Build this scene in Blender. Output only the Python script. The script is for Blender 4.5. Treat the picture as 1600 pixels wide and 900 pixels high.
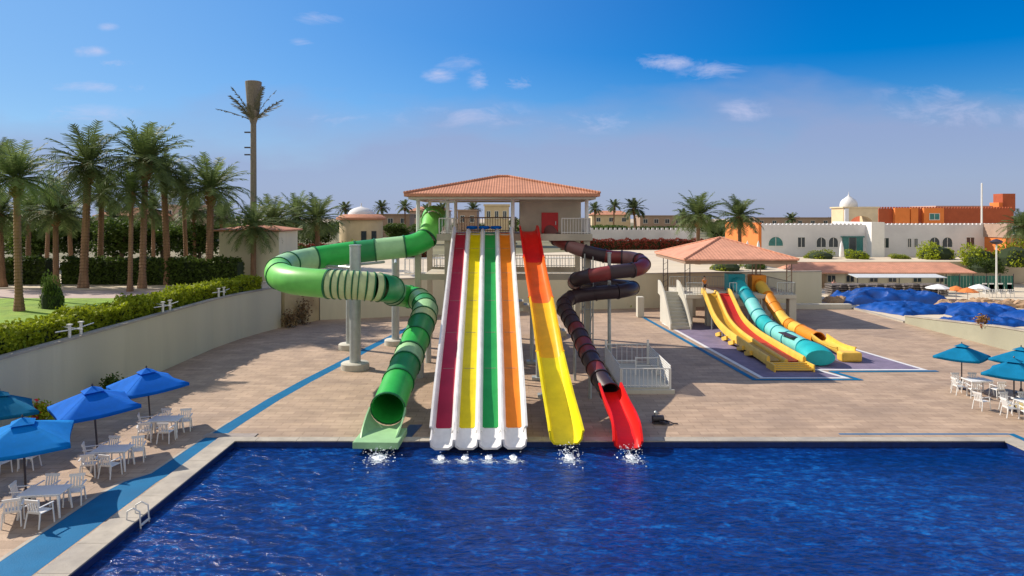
import bpy, math, random
import numpy as np
from mathutils import Vector, Matrix
R = math.radians
random.seed(7)
S = bpy.context.scene
for o in list(bpy.data.objects): bpy.data.objects.remove(o)
COL = S.collection

# ------------------------------------------------------------------ camera, world, sun
F, HY, H = 1100.0, 340.0, 9.3            # focal length in photo pixels, horizon row, eye height
cd = bpy.data.cameras.new('camera'); cam = bpy.data.objects.new('camera', cd); COL.objects.link(cam)
cam.location = (0, 0, H); cam.rotation_euler = (R(90), 0, 0)
cd.sensor_width = 36; cd.lens = 36 * F / 1600; cd.shift_y = -(450 - HY) / 1600
cd.clip_start = 0.2; cd.clip_end = 6000
S.camera = cam
SUNV = Vector((-1.16, 0.58, 1.0)).normalized()
sun_el = math.asin(SUNV.z); sun_az = math.atan2(SUNV.x, SUNV.y)
sl = bpy.data.lights.new('sun', 'SUN'); sl.energy = 4.9; sl.angle = R(0.5); sl.color = (1, .89, .75)
so = bpy.data.objects.new('sun', sl); COL.objects.link(so)
so.rotation_euler = SUNV.to_track_quat('Z', 'Y').to_euler()
S.view_settings.view_transform = 'Standard'; S.view_settings.look = 'None'
S.view_settings.exposure = 0.3; S.view_settings.gamma = 1
W = bpy.data.worlds.new('World'); S.world = W; W.use_nodes = True
def world():
    nt = W.node_tree; N = nt.nodes; L = nt.links; N.clear()
    def n(t, **k):
        a = N.new(t)
        for q, v in k.items(): setattr(a, q, v)
        return a
    def inp(a, s):
        if isinstance(s, (int, float)): a.default_value = s
        else: L.new(s, a)
    def m(op, a, b=0.0, c=0.0, clamp=False):
        x = n('ShaderNodeMath', operation=op, use_clamp=clamp)
        inp(x.inputs[0], a); inp(x.inputs[1], b); inp(x.inputs[2], c); return x.outputs[0]
    sky = n('ShaderNodeTexSky', sky_type='NISHITA'); sky.sun_disc = False
    sky.sun_elevation = sun_el; sky.sun_rotation = sun_az; sky.altitude = 0
    sky.air_density = 1.0; sky.dust_density = 0.6; sky.ozone_density = 4.0
    hs = n('ShaderNodeHueSaturation'); hs.inputs['Saturation'].default_value = 1.6; hs.inputs['Value'].default_value = 1.12; hs.inputs['Hue'].default_value = .513
    L.new(sky.outputs[0], hs.inputs['Color'])
    tc = n('ShaderNodeTexCoord'); sp = n('ShaderNodeSeparateXYZ'); L.new(tc.outputs['Generated'], sp.inputs[0])
    x, y, z = sp.outputs
    ys = m('MAXIMUM', y, 0.15)
    u = m('DIVIDE', x, ys); v = m('DIVIDE', z, ys)
    cb = n('ShaderNodeCombineXYZ'); L.new(u, cb.inputs[0]); L.new(m('MULTIPLY', v, 2.6), cb.inputs[1])
    nz = n('ShaderNodeTexNoise'); nz.inputs['Scale'].default_value = 11; nz.inputs['Detail'].default_value = 9; nz.inputs['Roughness'].default_value = .68; nz.inputs['Distortion'].default_value = .5
    L.new(cb.outputs[0], nz.inputs['Vector'])
    nb = n('ShaderNodeTexNoise'); nb.inputs['Scale'].default_value = 3.0; nb.inputs['Detail'].default_value = 5
    L.new(cb.outputs[0], nb.inputs['Vector'])
    f = nz.outputs[0]
    clouds = [(688, 118, 30, 12, .75), (752, 124, 24, 18, .7), (806, 129, 34, 14, .95), (715, 98, 36, 12, .35), (1040, 98, 60, 15, .75), (1110, 112, 55, 22, .5), (505, 28, 42, 12, .6),
              (472, 68, 22, 10, .6), (135, 80, 35, 9, .6), (180, 100, 28, 8, .65), (160, 134, 100, 10, .45), (168, 42, 16, 6, .4), (130, 178, 80, 14, .4),
              (1165, 172, 45, 18, .55), (730, 180, 120, 20, .4), (940, 192, 120, 14, .3), (1480, 150, 90, 20, .25), (1510, 180, 160, 24, .4), (525, 186, 50, 12, .3)]
    tot = None
    for px, py, sx, sy, a in clouds:
        du = m('MULTIPLY', m('SUBTRACT', u, (px - 800) / F), F / sx)
        dv = m('MULTIPLY', m('SUBTRACT', v, (HY - py) / F), F / sy)
        g = m('SUBTRACT', 1.0, m('ADD', m('MULTIPLY', du, du), m('MULTIPLY', dv, dv)))
        g = m('MULTIPLY', m('MAXIMUM', g, -1.5), a)
        tot = g if tot is None else m('MAXIMUM', tot, g)
    # noise carves each cloud
    c = m('ADD', tot, m('MULTIPLY', m('SUBTRACT', f, 0.5), 6.0))
    c = m('MULTIPLY', m('SUBTRACT', c, 0.0), 0.62, clamp=True)
    c = m('MULTIPLY', m('MINIMUM', c, 1.0), m('MULTIPLY', m('ADD', tot, 0.3, clamp=True), 0.8), clamp=True)
    # thin lilac veil low over the horizon, uneven upper edge
    vv = m('ADD', v, m('MULTIPLY', m('SUBTRACT', nb.outputs[0], 0.5), 0.2))
    vl = m('MULTIPLY', m('SUBTRACT', m('ADD', 0.178, m('MULTIPLY', u, 0.035)), vv), 13.0, clamp=True)
    vl = m('MULTIPLY', vl, 0.8)
    lf = m('MULTIPLY', m('SUBTRACT', 0.45, x), 0.85, clamp=True); lf = m('MULTIPLY', lf, m('MULTIPLY', lf, m('SUBTRACT', 3.0, m('MULTIPLY', lf, 2.0))))
    m0 = n('ShaderNodeMix', data_type='RGBA'); L.new(m('MULTIPLY', lf, 0.72), m0.inputs[0]); L.new(hs.outputs[0], m0.inputs[6]); m0.inputs[7].default_value = (2.1, 4.1, 6.7, 1)
    m1 = n('ShaderNodeMix', data_type='RGBA'); L.new(vl, m1.inputs[0]); L.new(m0.outputs[2], m1.inputs[6]); m1.inputs[7].default_value = (2.8, 3.35, 5.35, 1)
    m2 = n('ShaderNodeMix', data_type='RGBA'); L.new(c, m2.inputs[0]); L.new(m1.outputs[2], m2.inputs[6]); m2.inputs[7].default_value = (5.3, 5.5, 7.5, 1)
    # unseen bright cloud layer added behind the camera to lift the fill
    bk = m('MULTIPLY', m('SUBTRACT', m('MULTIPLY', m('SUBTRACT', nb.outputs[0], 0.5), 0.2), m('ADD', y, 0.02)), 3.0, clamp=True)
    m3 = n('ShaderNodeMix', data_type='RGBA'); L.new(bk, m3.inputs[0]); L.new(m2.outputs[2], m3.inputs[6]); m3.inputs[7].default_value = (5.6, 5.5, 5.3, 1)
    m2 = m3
    bg = n('ShaderNodeBackground'); bg.inputs[1].default_value = 0.095
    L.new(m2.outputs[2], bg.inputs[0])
    out = n('ShaderNodeOutputWorld'); L.new(bg.outputs[0], out.inputs[0])
world()

# ------------------------------------------------------------------ helpers
def P(px, py, d): return Vector(((px - 800) * d / F, d, H - (py - HY) * d / F))
def tag(o, label=None, cat=None, group=None, kind=None):
    if label: o['label'] = label
    if cat: o['category'] = cat
    if group: o['group'] = group
    if kind: o['kind'] = kind
    return o
def empty(name, loc, label=None, cat=None, group=None, rz=0):
    o = bpy.data.objects.new(name, None); COL.objects.link(o); o.location = loc; o.rotation_euler = (0, 0, rz)
    o.empty_display_size = .3
    return tag(o, label, cat, group)
def wloc(o):
    v = Vector((0, 0, 0))
    while o: v += Vector(o.location); o = o.parent
    return v
class MB:
    def __init__(s): s.v = []; s.f = []
    def add(s, vs, fs):
        k = len(s.v); s.v += [tuple(q) for q in vs]; s.f += [tuple(i + k for i in f) for f in fs]; return s
    def box(s, c, d, rz=0, rx=0, ry=0, taper=1.0):
        M = Matrix.Rotation(rz, 3, 'Z') @ Matrix.Rotation(ry, 3, 'Y') @ Matrix.Rotation(rx, 3, 'X'); vs = []
        for z in (-.5, .5):
            t = 1 if z < 0 else taper
            for x, y in ((-.5, -.5), (.5, -.5), (.5, .5), (-.5, .5)):
                vs.append(Vector(c) + M @ Vector((x * d[0] * t, y * d[1] * t, z * d[2])))
        return s.add(vs, [(3, 2, 1, 0), (4, 5, 6, 7), (0, 1, 5, 4), (1, 2, 6, 5), (2, 3, 7, 6), (3, 0, 4, 7)])
    def bb(s, x0, x1, y0, y1, z0, z1): return s.box(((x0 + x1) / 2, (y0 + y1) / 2, (z0 + z1) / 2), (x1 - x0, y1 - y0, z1 - z0))
    def rod(s, a, b, r, n=8, r2=None):
        a = Vector(a); b = Vector(b); d = (b - a)
        if d.length < 1e-6: return s
        q = d.to_track_quat('Z', 'Y'); vs = []; r2 = r if r2 is None else r2
        for p, rr in ((a, r), (b, r2)):
            for i in range(n):
                t = 2 * math.pi * (i + .5) / n; vs.append(p + q @ Vector((math.cos(t) * rr, math.sin(t) * rr, 0)))
        return s.add(vs, [tuple(range(n - 1, -1, -1)), tuple(range(n, 2 * n))] + [(i, (i + 1) % n, n + (i + 1) % n, n + i) for i in range(n)])
    def poly(s, pts, r, n=7):
        for a, b in zip(pts, pts[1:]): s.rod(a, b, r, n)
        return s
    def lathe(s, c, prof, n=20, sx=1, sy=1):
        vs = []; c = Vector(c)
        for r, z in prof:
            for i in range(n):
                t = 2 * math.pi * i / n; vs.append(c + Vector((math.cos(t) * r * sx, math.sin(t) * r * sy, z)))
        fs = [(j * n + i, j * n + (i + 1) % n, (j + 1) * n + (i + 1) % n, (j + 1) * n + i) for j in range(len(prof) - 1) for i in range(n)]
        fs += [tuple(range(n - 1, -1, -1)), tuple((len(prof) - 1) * n + i for i in range(n))]
        return s.add(vs, fs)
    def sweep(s, path, prof, closed=True, caps=True):
        vs = []
        for i, p in enumerate(path):
            a = path[max(0, i - 1)]; b = path[min(len(path) - 1, i + 1)]; t = (b - a).normalized()
            u = t.cross(Vector((0, 0, 1)))
            u = u.normalized() if u.length > 1e-4 else Vector((1, 0, 0)); w = u.cross(t).normalized()
            for q in (prof(i / (len(path) - 1)) if callable(prof) else prof): vs.append(p + u * q[0] + w * q[1])
        n = len(vs) // len(path); m = n if closed else n - 1
        fs = [(j * n + i, j * n + (i + 1) % n, (j + 1) * n + (i + 1) % n, (j + 1) * n + i) for j in range(len(path) - 1) for i in range(m)]
        if caps and closed: fs += [tuple(range(n - 1, -1, -1)), tuple((len(path) - 1) * n + i for i in range(n))]
        return s.add(vs, fs)
    def shell(s, path, r, t=.03, n=22):
        """a hollow pipe wall with outer and inner surface"""
        k = len(s.v); s.sweep(path, [(math.cos(2 * math.pi * i / n) * r, math.sin(2 * math.pi * i / n) * r) for i in range(n)], True, False)
        k2 = len(s.v); s.sweep(path, [(math.cos(-2 * math.pi * i / n) * (r - t), math.sin(-2 * math.pi * i / n) * (r - t)) for i in range(n)], True, False)
        L = len(path) - 1
        for e in (0, L):
            for i in range(n):
                j = (i + 1) % n; a = k + e * n + i; b = k + e * n + j; c = k2 + e * n + (-i) % n; d = k2 + e * n + (-j) % n
                s.f.append((a, b, d, c) if e else (b, a, c, d))
        return s
    def sheet(s, pts, z=None):
        return s.add([(p[0], p[1], z if z is not None else p[2]) for p in pts], [tuple(range(len(pts)))])
    def prism(s, pts, z0, z1):
        n = len(pts); vs = [(x, y, z0) for x, y in pts] + [(x, y, z1) for x, y in pts]
        return s.add(vs, [tuple(range(n - 1, -1, -1)), tuple(range(n, 2 * n))] + [(i, (i + 1) % n, n + (i + 1) % n, n + i) for i in range(n)])
    def face_prism(s, pts, y0, y1):
        """outline in x,z extruded along y"""
        n = len(pts); vs = [(x, y0, z) for x, z in pts] + [(x, y1, z) for x, z in pts]
        return s.add(vs, [tuple(range(n)), tuple(range(2 * n - 1, n - 1, -1))] + [((i + 1) % n, i, n + i, n + (i + 1) % n) for i in range(n)])
    def leaves(s, pts, size, rng, flat=.0):
        """small leaf quads round the given points"""
        k = len(s.v); n = len(pts); pts = np.asarray(pts)
        a = rng.normal(size=(n, 3)); a[:, 2] *= (1 - flat); a /= np.linalg.norm(a, axis=1)[:, None] + 1e-9
        b = rng.normal(size=(n, 3)); b -= a * (a * b).sum(1)[:, None]; b /= np.linalg.norm(b, axis=1)[:, None] + 1e-9
        w = size * rng.uniform(.6, 1.4, size=(n, 1))
        q = np.stack([pts - a * w, pts - b * w * .55, pts + a * w, pts + b * w * .55], 1).reshape(-1, 3)
        s.v += [tuple(x) for x in q.tolist()]; s.f += [(k + 4 * i, k + 4 * i + 1, k + 4 * i + 2, k + 4 * i + 3) for i in range(n)]
        return s
    def build(s, name, mat, parent=None, smooth=False, bevel=0, flip=False):
        me = bpy.data.meshes.new(name); off = wloc(parent) if parent else Vector((0, 0, 0))
        vs = [(x - off.x, y - off.y, z - off.z) for x, y, z in s.v]
        me.from_pydata(vs, [], s.f); me.materials.append(mat)
        if smooth:
            me.polygons.foreach_set('use_smooth', [True] * len(me.polygons))
            try: me.set_sharp_from_angle(angle=R(38))
            except Exception: pass
        me.update(); o = bpy.data.objects.new(name, me); COL.objects.link(o)
        if parent: o.parent = parent
        if bevel:
            b = o.modifiers.new('bevel', 'BEVEL'); b.width = bevel; b.segments = 2; b.limit_method = 'ANGLE'
        return o
def cr(pts, step=.4):
    """Catmull-Rom curve resampled"""
    p = [Vector(q) for q in pts]; p = [p[0] * 2 - p[1]] + p + [p[-1] * 2 - p[-2]]; out = []
    for i in range(1, len(p) - 2):
        n = max(2, int((p[i + 1] - p[i]).length / step))
        for k in range(n):
            t = k / n; a, b, c, d = p[i - 1], p[i], p[i + 1], p[i + 2]
            out.append(.5 * ((2 * b) + (c - a) * t + (2 * a - 5 * b + 4 * c - d) * t * t + (3 * b - a - 3 * c + d) * t ** 3))
    out.append(p[-2]); return out
def copy_tree(o, parent=None):
    c = o.copy(); COL.objects.link(c); c.parent = parent
    for ch in [q for q in bpy.data.objects if q.parent == o]: copy_tree(ch, c)
    return c
def M(name, col, rough=.6, var=.12, sc=3., bump=0., bsc=40., coat=0., metal=0., spec=.5, stain=None, ss=.6, coord='Object', streak=False):
    m = bpy.data.materials.new(name); m.use_nodes = True; nt = m.node_tree; N = nt.nodes; L = nt.links
    b = N['Principled BSDF']; b.inputs['Roughness'].default_value = rough; b.inputs['Metallic'].default_value = metal
    b.inputs['Coat Weight'].default_value = coat; b.inputs['Specular IOR Level'].default_value = spec
    tc = N.new('ShaderNodeTexCoord'); vec = tc.outputs[coord]
    if streak:
        mp = N.new('ShaderNodeMapping'); mp.inputs['Scale'].default_value = (1, 1, .12); L.new(vec, mp.inputs[0]); vec = mp.outputs[0]
    nz = N.new('ShaderNodeTexNoise'); nz.inputs['Scale'].default_value = sc; nz.inputs['Detail'].default_value = 8; nz.inputs['Roughness'].default_value = .65
    L.new(vec, nz.inputs['Vector'])
    rp = N.new('ShaderNodeValToRGB'); rp.color_ramp.elements[0].position = .3; rp.color_ramp.elements[1].position = .7
    rp.color_ramp.elements[0].color = (*[c * (1 - var) for c in col], 1); rp.color_ramp.elements[1].color = (*[min(1, c * (1 + var)) for c in col], 1)
    L.new(nz.outputs[0], rp.inputs[0]); c = rp.outputs[0]
    if stain:
        n2 = N.new('ShaderNodeTexNoise'); n2.inputs['Scale'].default_value = ss; n2.inputs['Detail'].default_value = 6; L.new(vec, n2.inputs['Vector'])
        r2 = N.new('ShaderNodeValToRGB'); r2.color_ramp.elements[0].position = .5; r2.color_ramp.elements[1].position = .72
        r2.color_ramp.elements[1].color = (.75, .75, .75, 1); L.new(n2.outputs[0], r2.inputs[0])
        mx = N.new('ShaderNodeMix'); mx.data_type = 'RGBA'; L.new(r2.outputs[0], mx.inputs[0]); L.new(c, mx.inputs[6]); mx.inputs[7].default_value = (*stain, 1); c = mx.outputs[2]
    L.new(c, b.inputs['Base Color'])
    if bump:
        n3 = N.new('ShaderNodeTexNoise'); n3.inputs['Scale'].default_value = bsc; n3.inputs['Detail'].default_value = 6; L.new(tc.outputs[coord], n3.inputs['Vector'])
        bp = N.new('ShaderNodeBump'); bp.inputs['Strength'].default_value = bump; bp.inputs['Distance'].default_value = .05
        L.new(n3.outputs[0], bp.inputs['Height']); L.new(bp.outputs[0], b.inputs['Normal'])
    return m
def leafmat(name, col, var=.45, sc=1.2, trans=.35):
    m = bpy.data.materials.new(name); m.use_nodes = True; nt = m.node_tree; N = nt.nodes; L = nt.links; N.clear()
    tc = N.new('ShaderNodeTexCoord'); nz = N.new('ShaderNodeTexNoise'); nz.inputs['Scale'].default_value = sc; nz.inputs['Detail'].default_value = 9; nz.inputs['Roughness'].default_value = .75
    L.new(tc.outputs['Object'], nz.inputs['Vector'])
    oi = N.new('ShaderNodeObjectInfo')
    rp = N.new('ShaderNodeValToRGB'); rp.color_ramp.elements[0].position = .32; rp.color_ramp.elements[1].position = .68
    rp.color_ramp.elements[0].color = (*[c * (1 - var) for c in col], 1); rp.color_ramp.elements[1].color = (col[0] * (1 + var * 1.4), col[1] * (1 + var), col[2] * (1 + var * .4), 1)
    L.new(nz.outputs[0], rp.inputs[0])
    hs = N.new('ShaderNodeHueSaturation'); mr = N.new('ShaderNodeMapRange'); L.new(oi.outputs['Random'], mr.inputs[0]); mr.inputs[3].default_value = .75; mr.inputs[4].default_value = 1.25
    L.new(mr.outputs[0], hs.inputs['Value']); L.new(rp.outputs[0], hs.inputs['Color'])
    d = N.new('ShaderNodeBsdfPrincipled'); d.inputs['Roughness'].default_value = .6; d.inputs['Specular IOR Level'].default_value = .25; L.new(hs.outputs[0], d.inputs['Base Color'])
    t = N.new('ShaderNodeBsdfTranslucent'); L.new(hs.outputs[0], t.inputs[0])
    mx = N.new('ShaderNodeMixShader'); mx.inputs[0].default_value = trans; L.new(d.outputs[0], mx.inputs[1]); L.new(t.outputs[0], mx.inputs[2])
    o = N.new('ShaderNodeOutputMaterial'); L.new(mx.outputs[0], o.inputs[0]); return m

# ------------------------------------------------------------------ materials
def deckmat():
    m = M('deck_stone', (.47, .35, .255), .75, .2, .55, .25, 14, stain=(.33, .25, .195), ss=.22, coord='Object')
    nt = m.node_tree; N = nt.nodes; L = nt.links; b = N['Principled BSDF']
    src = b.inputs['Base Color'].links[0].from_socket
    tc = N.new('ShaderNodeTexCoord')
    br = N.new('ShaderNodeTexBrick'); br.inputs['Scale'].default_value = 1; br.inputs['Brick Width'].default_value = .9; br.inputs['Row Height'].default_value = .45
    br.inputs['Mortar Size'].default_value = .02; br.inputs['Mortar Smooth'].default_value = .4; br.inputs['Color1'].default_value = (1, .98, .96, 1); br.inputs['Color2'].default_value = (.74, .71, .7, 1)
    br.inputs['Mortar'].default_value = (.55, .51, .49, 1); br.inputs['Bias'].default_value = -.1
    L.new(tc.outputs['Object'], br.inputs['Vector'])
    mp = N.new('ShaderNodeMapping'); mp.inputs['Scale'].default_value = (.35, 1.6, 1); L.new(tc.outputs['Object'], mp.inputs[0])
    nz = N.new('ShaderNodeTexNoise'); nz.inputs['Scale'].default_value = 1.3; nz.inputs['Detail'].default_value = 8; nz.inputs['Roughness'].default_value = .7; L.new(mp.outputs[0], nz.inputs['Vector'])
    rp = N.new('ShaderNodeValToRGB'); rp.color_ramp.elements[0].position = .35; rp.color_ramp.elements[0].color = (.84, .82, .8, 1); rp.color_ramp.elements[1].position = .62; L.new(nz.outputs[0], rp.inputs[0])
    a = N.new('ShaderNodeMix'); a.data_type = 'RGBA'; a.blend_type = 'MULTIPLY'; a.inputs[0].default_value = .8; L.new(src, a.inputs[6]); L.new(br.outputs[0], a.inputs[7])
    c = N.new('ShaderNodeMix'); c.data_type = 'RGBA'; c.blend_type = 'MULTIPLY'; c.inputs[0].default_value = 1; L.new(a.outputs[2], c.inputs[6]); L.new(rp.outputs[0], c.inputs[7])
    L.new(c.outputs[2], b.inputs['Base Color']); return m
def watermat():
    m = bpy.data.materials.new('pool_water'); m.use_nodes = True; nt = m.node_tree; N = nt.nodes; L = nt.links; b = N['Principled BSDF']
    b.inputs['Roughness'].default_value = .14; b.inputs['IOR'].default_value = 1.33; b.inputs['Specular IOR Level'].default_value = .36
    tc = N.new('ShaderNodeTexCoord')
    mp = N.new('ShaderNodeMapping'); mp.inputs['Scale'].default_value = (.75, 1.25, 1); mp.inputs['Rotation'].default_value = (0, 0, R(12)); L.new(tc.outputs['Object'], mp.inputs[0])
    big = N.new('ShaderNodeTexNoise'); big.inputs['Scale'].default_value = .13; big.inputs['Detail'].default_value = 4; big.inputs['Distortion'].default_value = 1.; L.new(tc.outputs['Object'], big.inputs['Vector'])
    n1 = N.new('ShaderNodeTexNoise'); n1.inputs['Scale'].default_value = 1.9; n1.inputs['Detail'].default_value = 7; n1.inputs['Roughness'].default_value = .62; n1.inputs['Distortion'].default_value = 1.2; L.new(mp.outputs[0], n1.inputs['Vector'])
    # caustic light and bright crests painted into the surface colour as cells
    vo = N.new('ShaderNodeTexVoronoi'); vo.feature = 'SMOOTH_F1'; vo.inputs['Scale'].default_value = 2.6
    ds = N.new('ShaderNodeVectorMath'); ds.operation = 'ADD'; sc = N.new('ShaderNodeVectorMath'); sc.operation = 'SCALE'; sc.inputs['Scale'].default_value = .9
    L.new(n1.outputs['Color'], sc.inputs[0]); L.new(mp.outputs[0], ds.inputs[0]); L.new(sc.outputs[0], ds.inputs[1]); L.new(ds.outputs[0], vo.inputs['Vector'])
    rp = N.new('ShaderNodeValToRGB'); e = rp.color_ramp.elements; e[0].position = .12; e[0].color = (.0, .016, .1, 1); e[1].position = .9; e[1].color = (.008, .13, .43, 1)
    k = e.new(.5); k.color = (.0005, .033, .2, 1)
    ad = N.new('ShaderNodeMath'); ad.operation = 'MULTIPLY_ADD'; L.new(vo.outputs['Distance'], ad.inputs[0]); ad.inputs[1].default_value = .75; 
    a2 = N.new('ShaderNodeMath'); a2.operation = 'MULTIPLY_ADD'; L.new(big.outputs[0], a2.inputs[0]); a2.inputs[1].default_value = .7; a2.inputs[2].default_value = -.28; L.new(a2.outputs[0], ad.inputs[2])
    rpl = N.new('ShaderNodeTexNoise'); rpl.inputs['Scale'].default_value = 5.0; rpl.inputs['Detail'].default_value = 5; rpl.inputs['Roughness'].default_value = .7; rpl.inputs['Distortion'].default_value = .8; L.new(mp.outputs[0], rpl.inputs['Vector'])
    a3 = N.new('ShaderNodeMath'); a3.operation = 'MULTIPLY_ADD'; L.new(rpl.outputs[0], a3.inputs[0]); a3.inputs[1].default_value = 1.7; a3.inputs[2].default_value = -.85
    a4 = N.new('ShaderNodeMath'); a4.operation = 'ADD'; L.new(ad.outputs[0], a4.inputs[0]); L.new(a3.outputs[0], a4.inputs[1])
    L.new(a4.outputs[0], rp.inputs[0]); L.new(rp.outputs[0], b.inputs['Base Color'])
    bp = N.new('ShaderNodeBump'); bp.inputs['Strength'].default_value = .55; bp.inputs['Distance'].default_value = .2; L.new(n1.outputs[0], bp.inputs['Height'])
    n3 = N.new('ShaderNodeTexNoise'); n3.inputs['Scale'].default_value = 6; n3.inputs['Detail'].default_value = 6; L.new(mp.outputs[0], n3.inputs['Vector'])
    b2 = N.new('ShaderNodeBump'); b2.inputs['Strength'].default_value = .35; b2.inputs['Distance'].default_value = .08; L.new(n3.outputs[0], b2.inputs['Height']); L.new(bp.outputs[0], b2.inputs['Normal'])
    L.new(b2.outputs[0], b.inputs['Normal']); return m
m_deck = deckmat(); m_water = watermat()
m_sand = M('sandy_ground', (.5, .42, .32), .9, .18, .08, .3, 3, stain=(.32, .27, .2), ss=.03)
m_plaza = M('plaza_sand', (.62, .53, .4), .85, .1, .3, stain=(.5, .42, .32), ss=.1)
m_grass = M('lawn', (.17, .3, .02), .9, .4, 1.2, .5, 30, stain=(.25, .33, .03), ss=.3)
m_coping = M('coping_stone', (.4, .36, .3), .75, .2, 1.5, .2, 20, stain=(.24, .22, .21), ss=.5)
m_bluepath = M('blue_path_paint', (.004, .14, .31), .6, .16, 1.2, .15, 20, stain=(.01, .1, .22), ss=.6, spec=.15)
m_tile = M('pool_tile', (.01, .03, .14), .3, .3, 6)
m_purple = M('pad_rubber', (.19, .155, .24), .8, .2, 1.5, stain=(.11, .1, .17), ss=.5)
m_whiteline = M('white_paint', (.66, .66, .68), .6, .1, 3)
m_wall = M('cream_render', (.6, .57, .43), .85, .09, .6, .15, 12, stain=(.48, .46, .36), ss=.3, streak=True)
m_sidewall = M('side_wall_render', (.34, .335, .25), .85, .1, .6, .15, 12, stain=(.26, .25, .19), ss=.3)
m_tan = M('tan_render', (.5, .4, .22), .85, .12, 1., .2, 12, stain=(.22, .14, .07), ss=.5)
m_concrete = M('pale_concrete', (.55, .53, .46), .8, .1, 1.2, .15, 15, stain=(.4, .38, .33), ss=.6, streak=True)
m_towerwall = M('tower_render', (.5, .46, .37), .8, .08, 1.2, .1, 15, stain=(.38, .35, .29), ss=.7)
m_path = M('pink_paving', (.42, .33, .3), .85, .12, 1)
m_hedge = leafmat('hedge_leaves', (.27, .36, .02), .55, 2.2)
m_hedged = leafmat('dark_leaves', (.07, .125, .025), .5, 1.2)
m_core = M('hedge_core', (.02, .035, .01), .95, .3, 2)
m_palm = leafmat('palm_leaves', (.12, .18, .07), .45, 1.0)
m_palm_far = leafmat('far_palm_leaves', (.1, .14, .07), .4, 1.0)
m_trunk = M('palm_bark', (.25, .145, .085), .95, .35, 5, .9, 9, stain=(.1, .07, .045), ss=2)
m_bark = M('bark', (.12, .09, .06), .95, .3, 6, .5, 12)
m_skirt = M('dry_frond_bases', (.27, .15, .06), .95, .35, 8, .8, 14)
m_mast = M('mast_brown', (.19, .165, .13), .7, .2, 4, .4, 10)
m_mastleaf = M('mast_fronds', (.11, .115, .08), .8, .25, 4)
def rooftile(name, c, pitch=.28):
    m = M(name, c, .8, .15, 1.5, 0, stain=tuple(q * .75 for q in c), ss=.5)
    N = m.node_tree.nodes; L = m.node_tree.links; tc = N.new('ShaderNodeTexCoord'); wv = N.new('ShaderNodeTexWave'); m.node_tree.nodes['Principled BSDF'].inputs['Specular IOR Level'].default_value = .2; wv.inputs['Scale'].default_value = .5 / pitch; wv.inputs['Distortion'].default_value = .4
    L.new(tc.outputs['Object'], wv.inputs[0]); bp = N.new('ShaderNodeBump'); bp.inputs['Strength'].default_value = .5; bp.inputs['Distance'].default_value = .04; L.new(wv.outputs[0], bp.inputs['Height'])
    L.new(bp.outputs[0], N['Principled BSDF'].inputs['Normal']); return m
m_roof = rooftile('terracotta_roof', (.52, .245, .155))
m_roof2 = rooftile('salmon_roof', (.62, .3, .2), .5)
m_soffit = M('soffit', (.3, .2, .14), .8, .1)
m_grey = M('galvanised_steel', (.42, .46, .46), .45, .12, 3, metal=.35)
m_steelw = M('white_steel', (.72, .72, .7), .5, .06, 3)
m_dark = M('dark_metal', (.045, .04, .05), .45, .2, 3)
def fib(name, c, r=.42): return M(name, c, r, .1, 1.6, 0, coat=.0, spec=.35, stain=tuple(q * .8 for q in c), ss=1.1)
m_gd = fib('fibre_dark_green', (.02, .24, .075)); m_gm = fib('fibre_green', (.03, .42, .07)); m_gp = fib('fibre_pale_green', (.33, .58, .3)); m_gl = fib('fibre_light_green', (.16, .55, .1)); m_gy = fib('fibre_cream_green', (.5, .6, .3))
m_gin = fib('flange_green', (.012, .13, .045))
m_white = fib('gelcoat_white', (.78, .77, .76), .3)
m_crim = fib('lane_crimson', (.36, .015, .04)); m_yel = fib('lane_yellow', (.72, .58, .0)); m_lgreen = fib('lane_green', (.02, .33, .07)); m_or = fib('lane_orange', (.83, .23, .01))
m_red = fib('slide_red', (.75, .012, .008)); m_orr = fib('slide_orange_red', (.82, .14, .01)); m_amb = fib('slide_amber', (.82, .46, .005)); m_yy = fib('slide_yellow', (.83, .7, .01))
m_dk = fib('tube_black', (.05, .032, .038), .4); m_dkr = fib('tube_maroon', (.2, .035, .035), .38); m_dkp = fib('tube_rose', (.25, .13, .13), .35)
m_teal = fib('fibre_teal', (.008, .26, .33)); m_aqua = fib('fibre_aqua', (.2, .58, .56)); m_tank = fib('fibre_turquoise', (.02, .42, .45))
m_kor = fib('kid_orange', (.72, .26, .02)); m_kye = fib('kid_yellow', (.8, .5, .08)); m_kred = fib('kid_red', (.45, .02, .015))
def canvas(n, c):
    m = M(n, c, .85, .1, 2.5, .12, 60, spec=.2); N = m.node_tree.nodes; L = m.node_tree.links; b = N['Principled BSDF']
    t = N.new('ShaderNodeBsdfTranslucent'); L.new(b.inputs['Base Color'].links[0].from_socket, t.inputs[0]); x = N.new('ShaderNodeMixShader'); x.inputs[0].default_value = .4
    L.new(b.outputs[0], x.inputs[1]); L.new(t.outputs[0], x.inputs[2]); L.new(x.outputs[0], N['Material Output'].inputs[0]); return m
m_ub = canvas('canvas_blue', (.004, .2, .78)); m_ub2 = canvas('canvas_sky_blue', (.004, .3, .8)); m_ut = canvas('canvas_teal', (.01, .24, .45)); m_ut2 = canvas('canvas_petrol', (.006, .26, .5))
m_plastic = M('white_plastic', (.78, .78, .77), .4, .04, 3)
m_tarp = M('blue_tarp', (.002, .06, .3), .5, .35, .9, .9, 2.2)
m_reddoor = M('red_door', (.55, .015, .02), .5, .08, 3)
m_bwhite = M('white_render', (.66, .66, .68), .85, .06, .5, stain=(.52, .52, .55), ss=.2)
m_borange = M('orange_render', (.68, .2, .045), .85, .1, .5); m_bdark = M('brick_red_render', (.36, .08, .03), .85, .15, .5)
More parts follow.
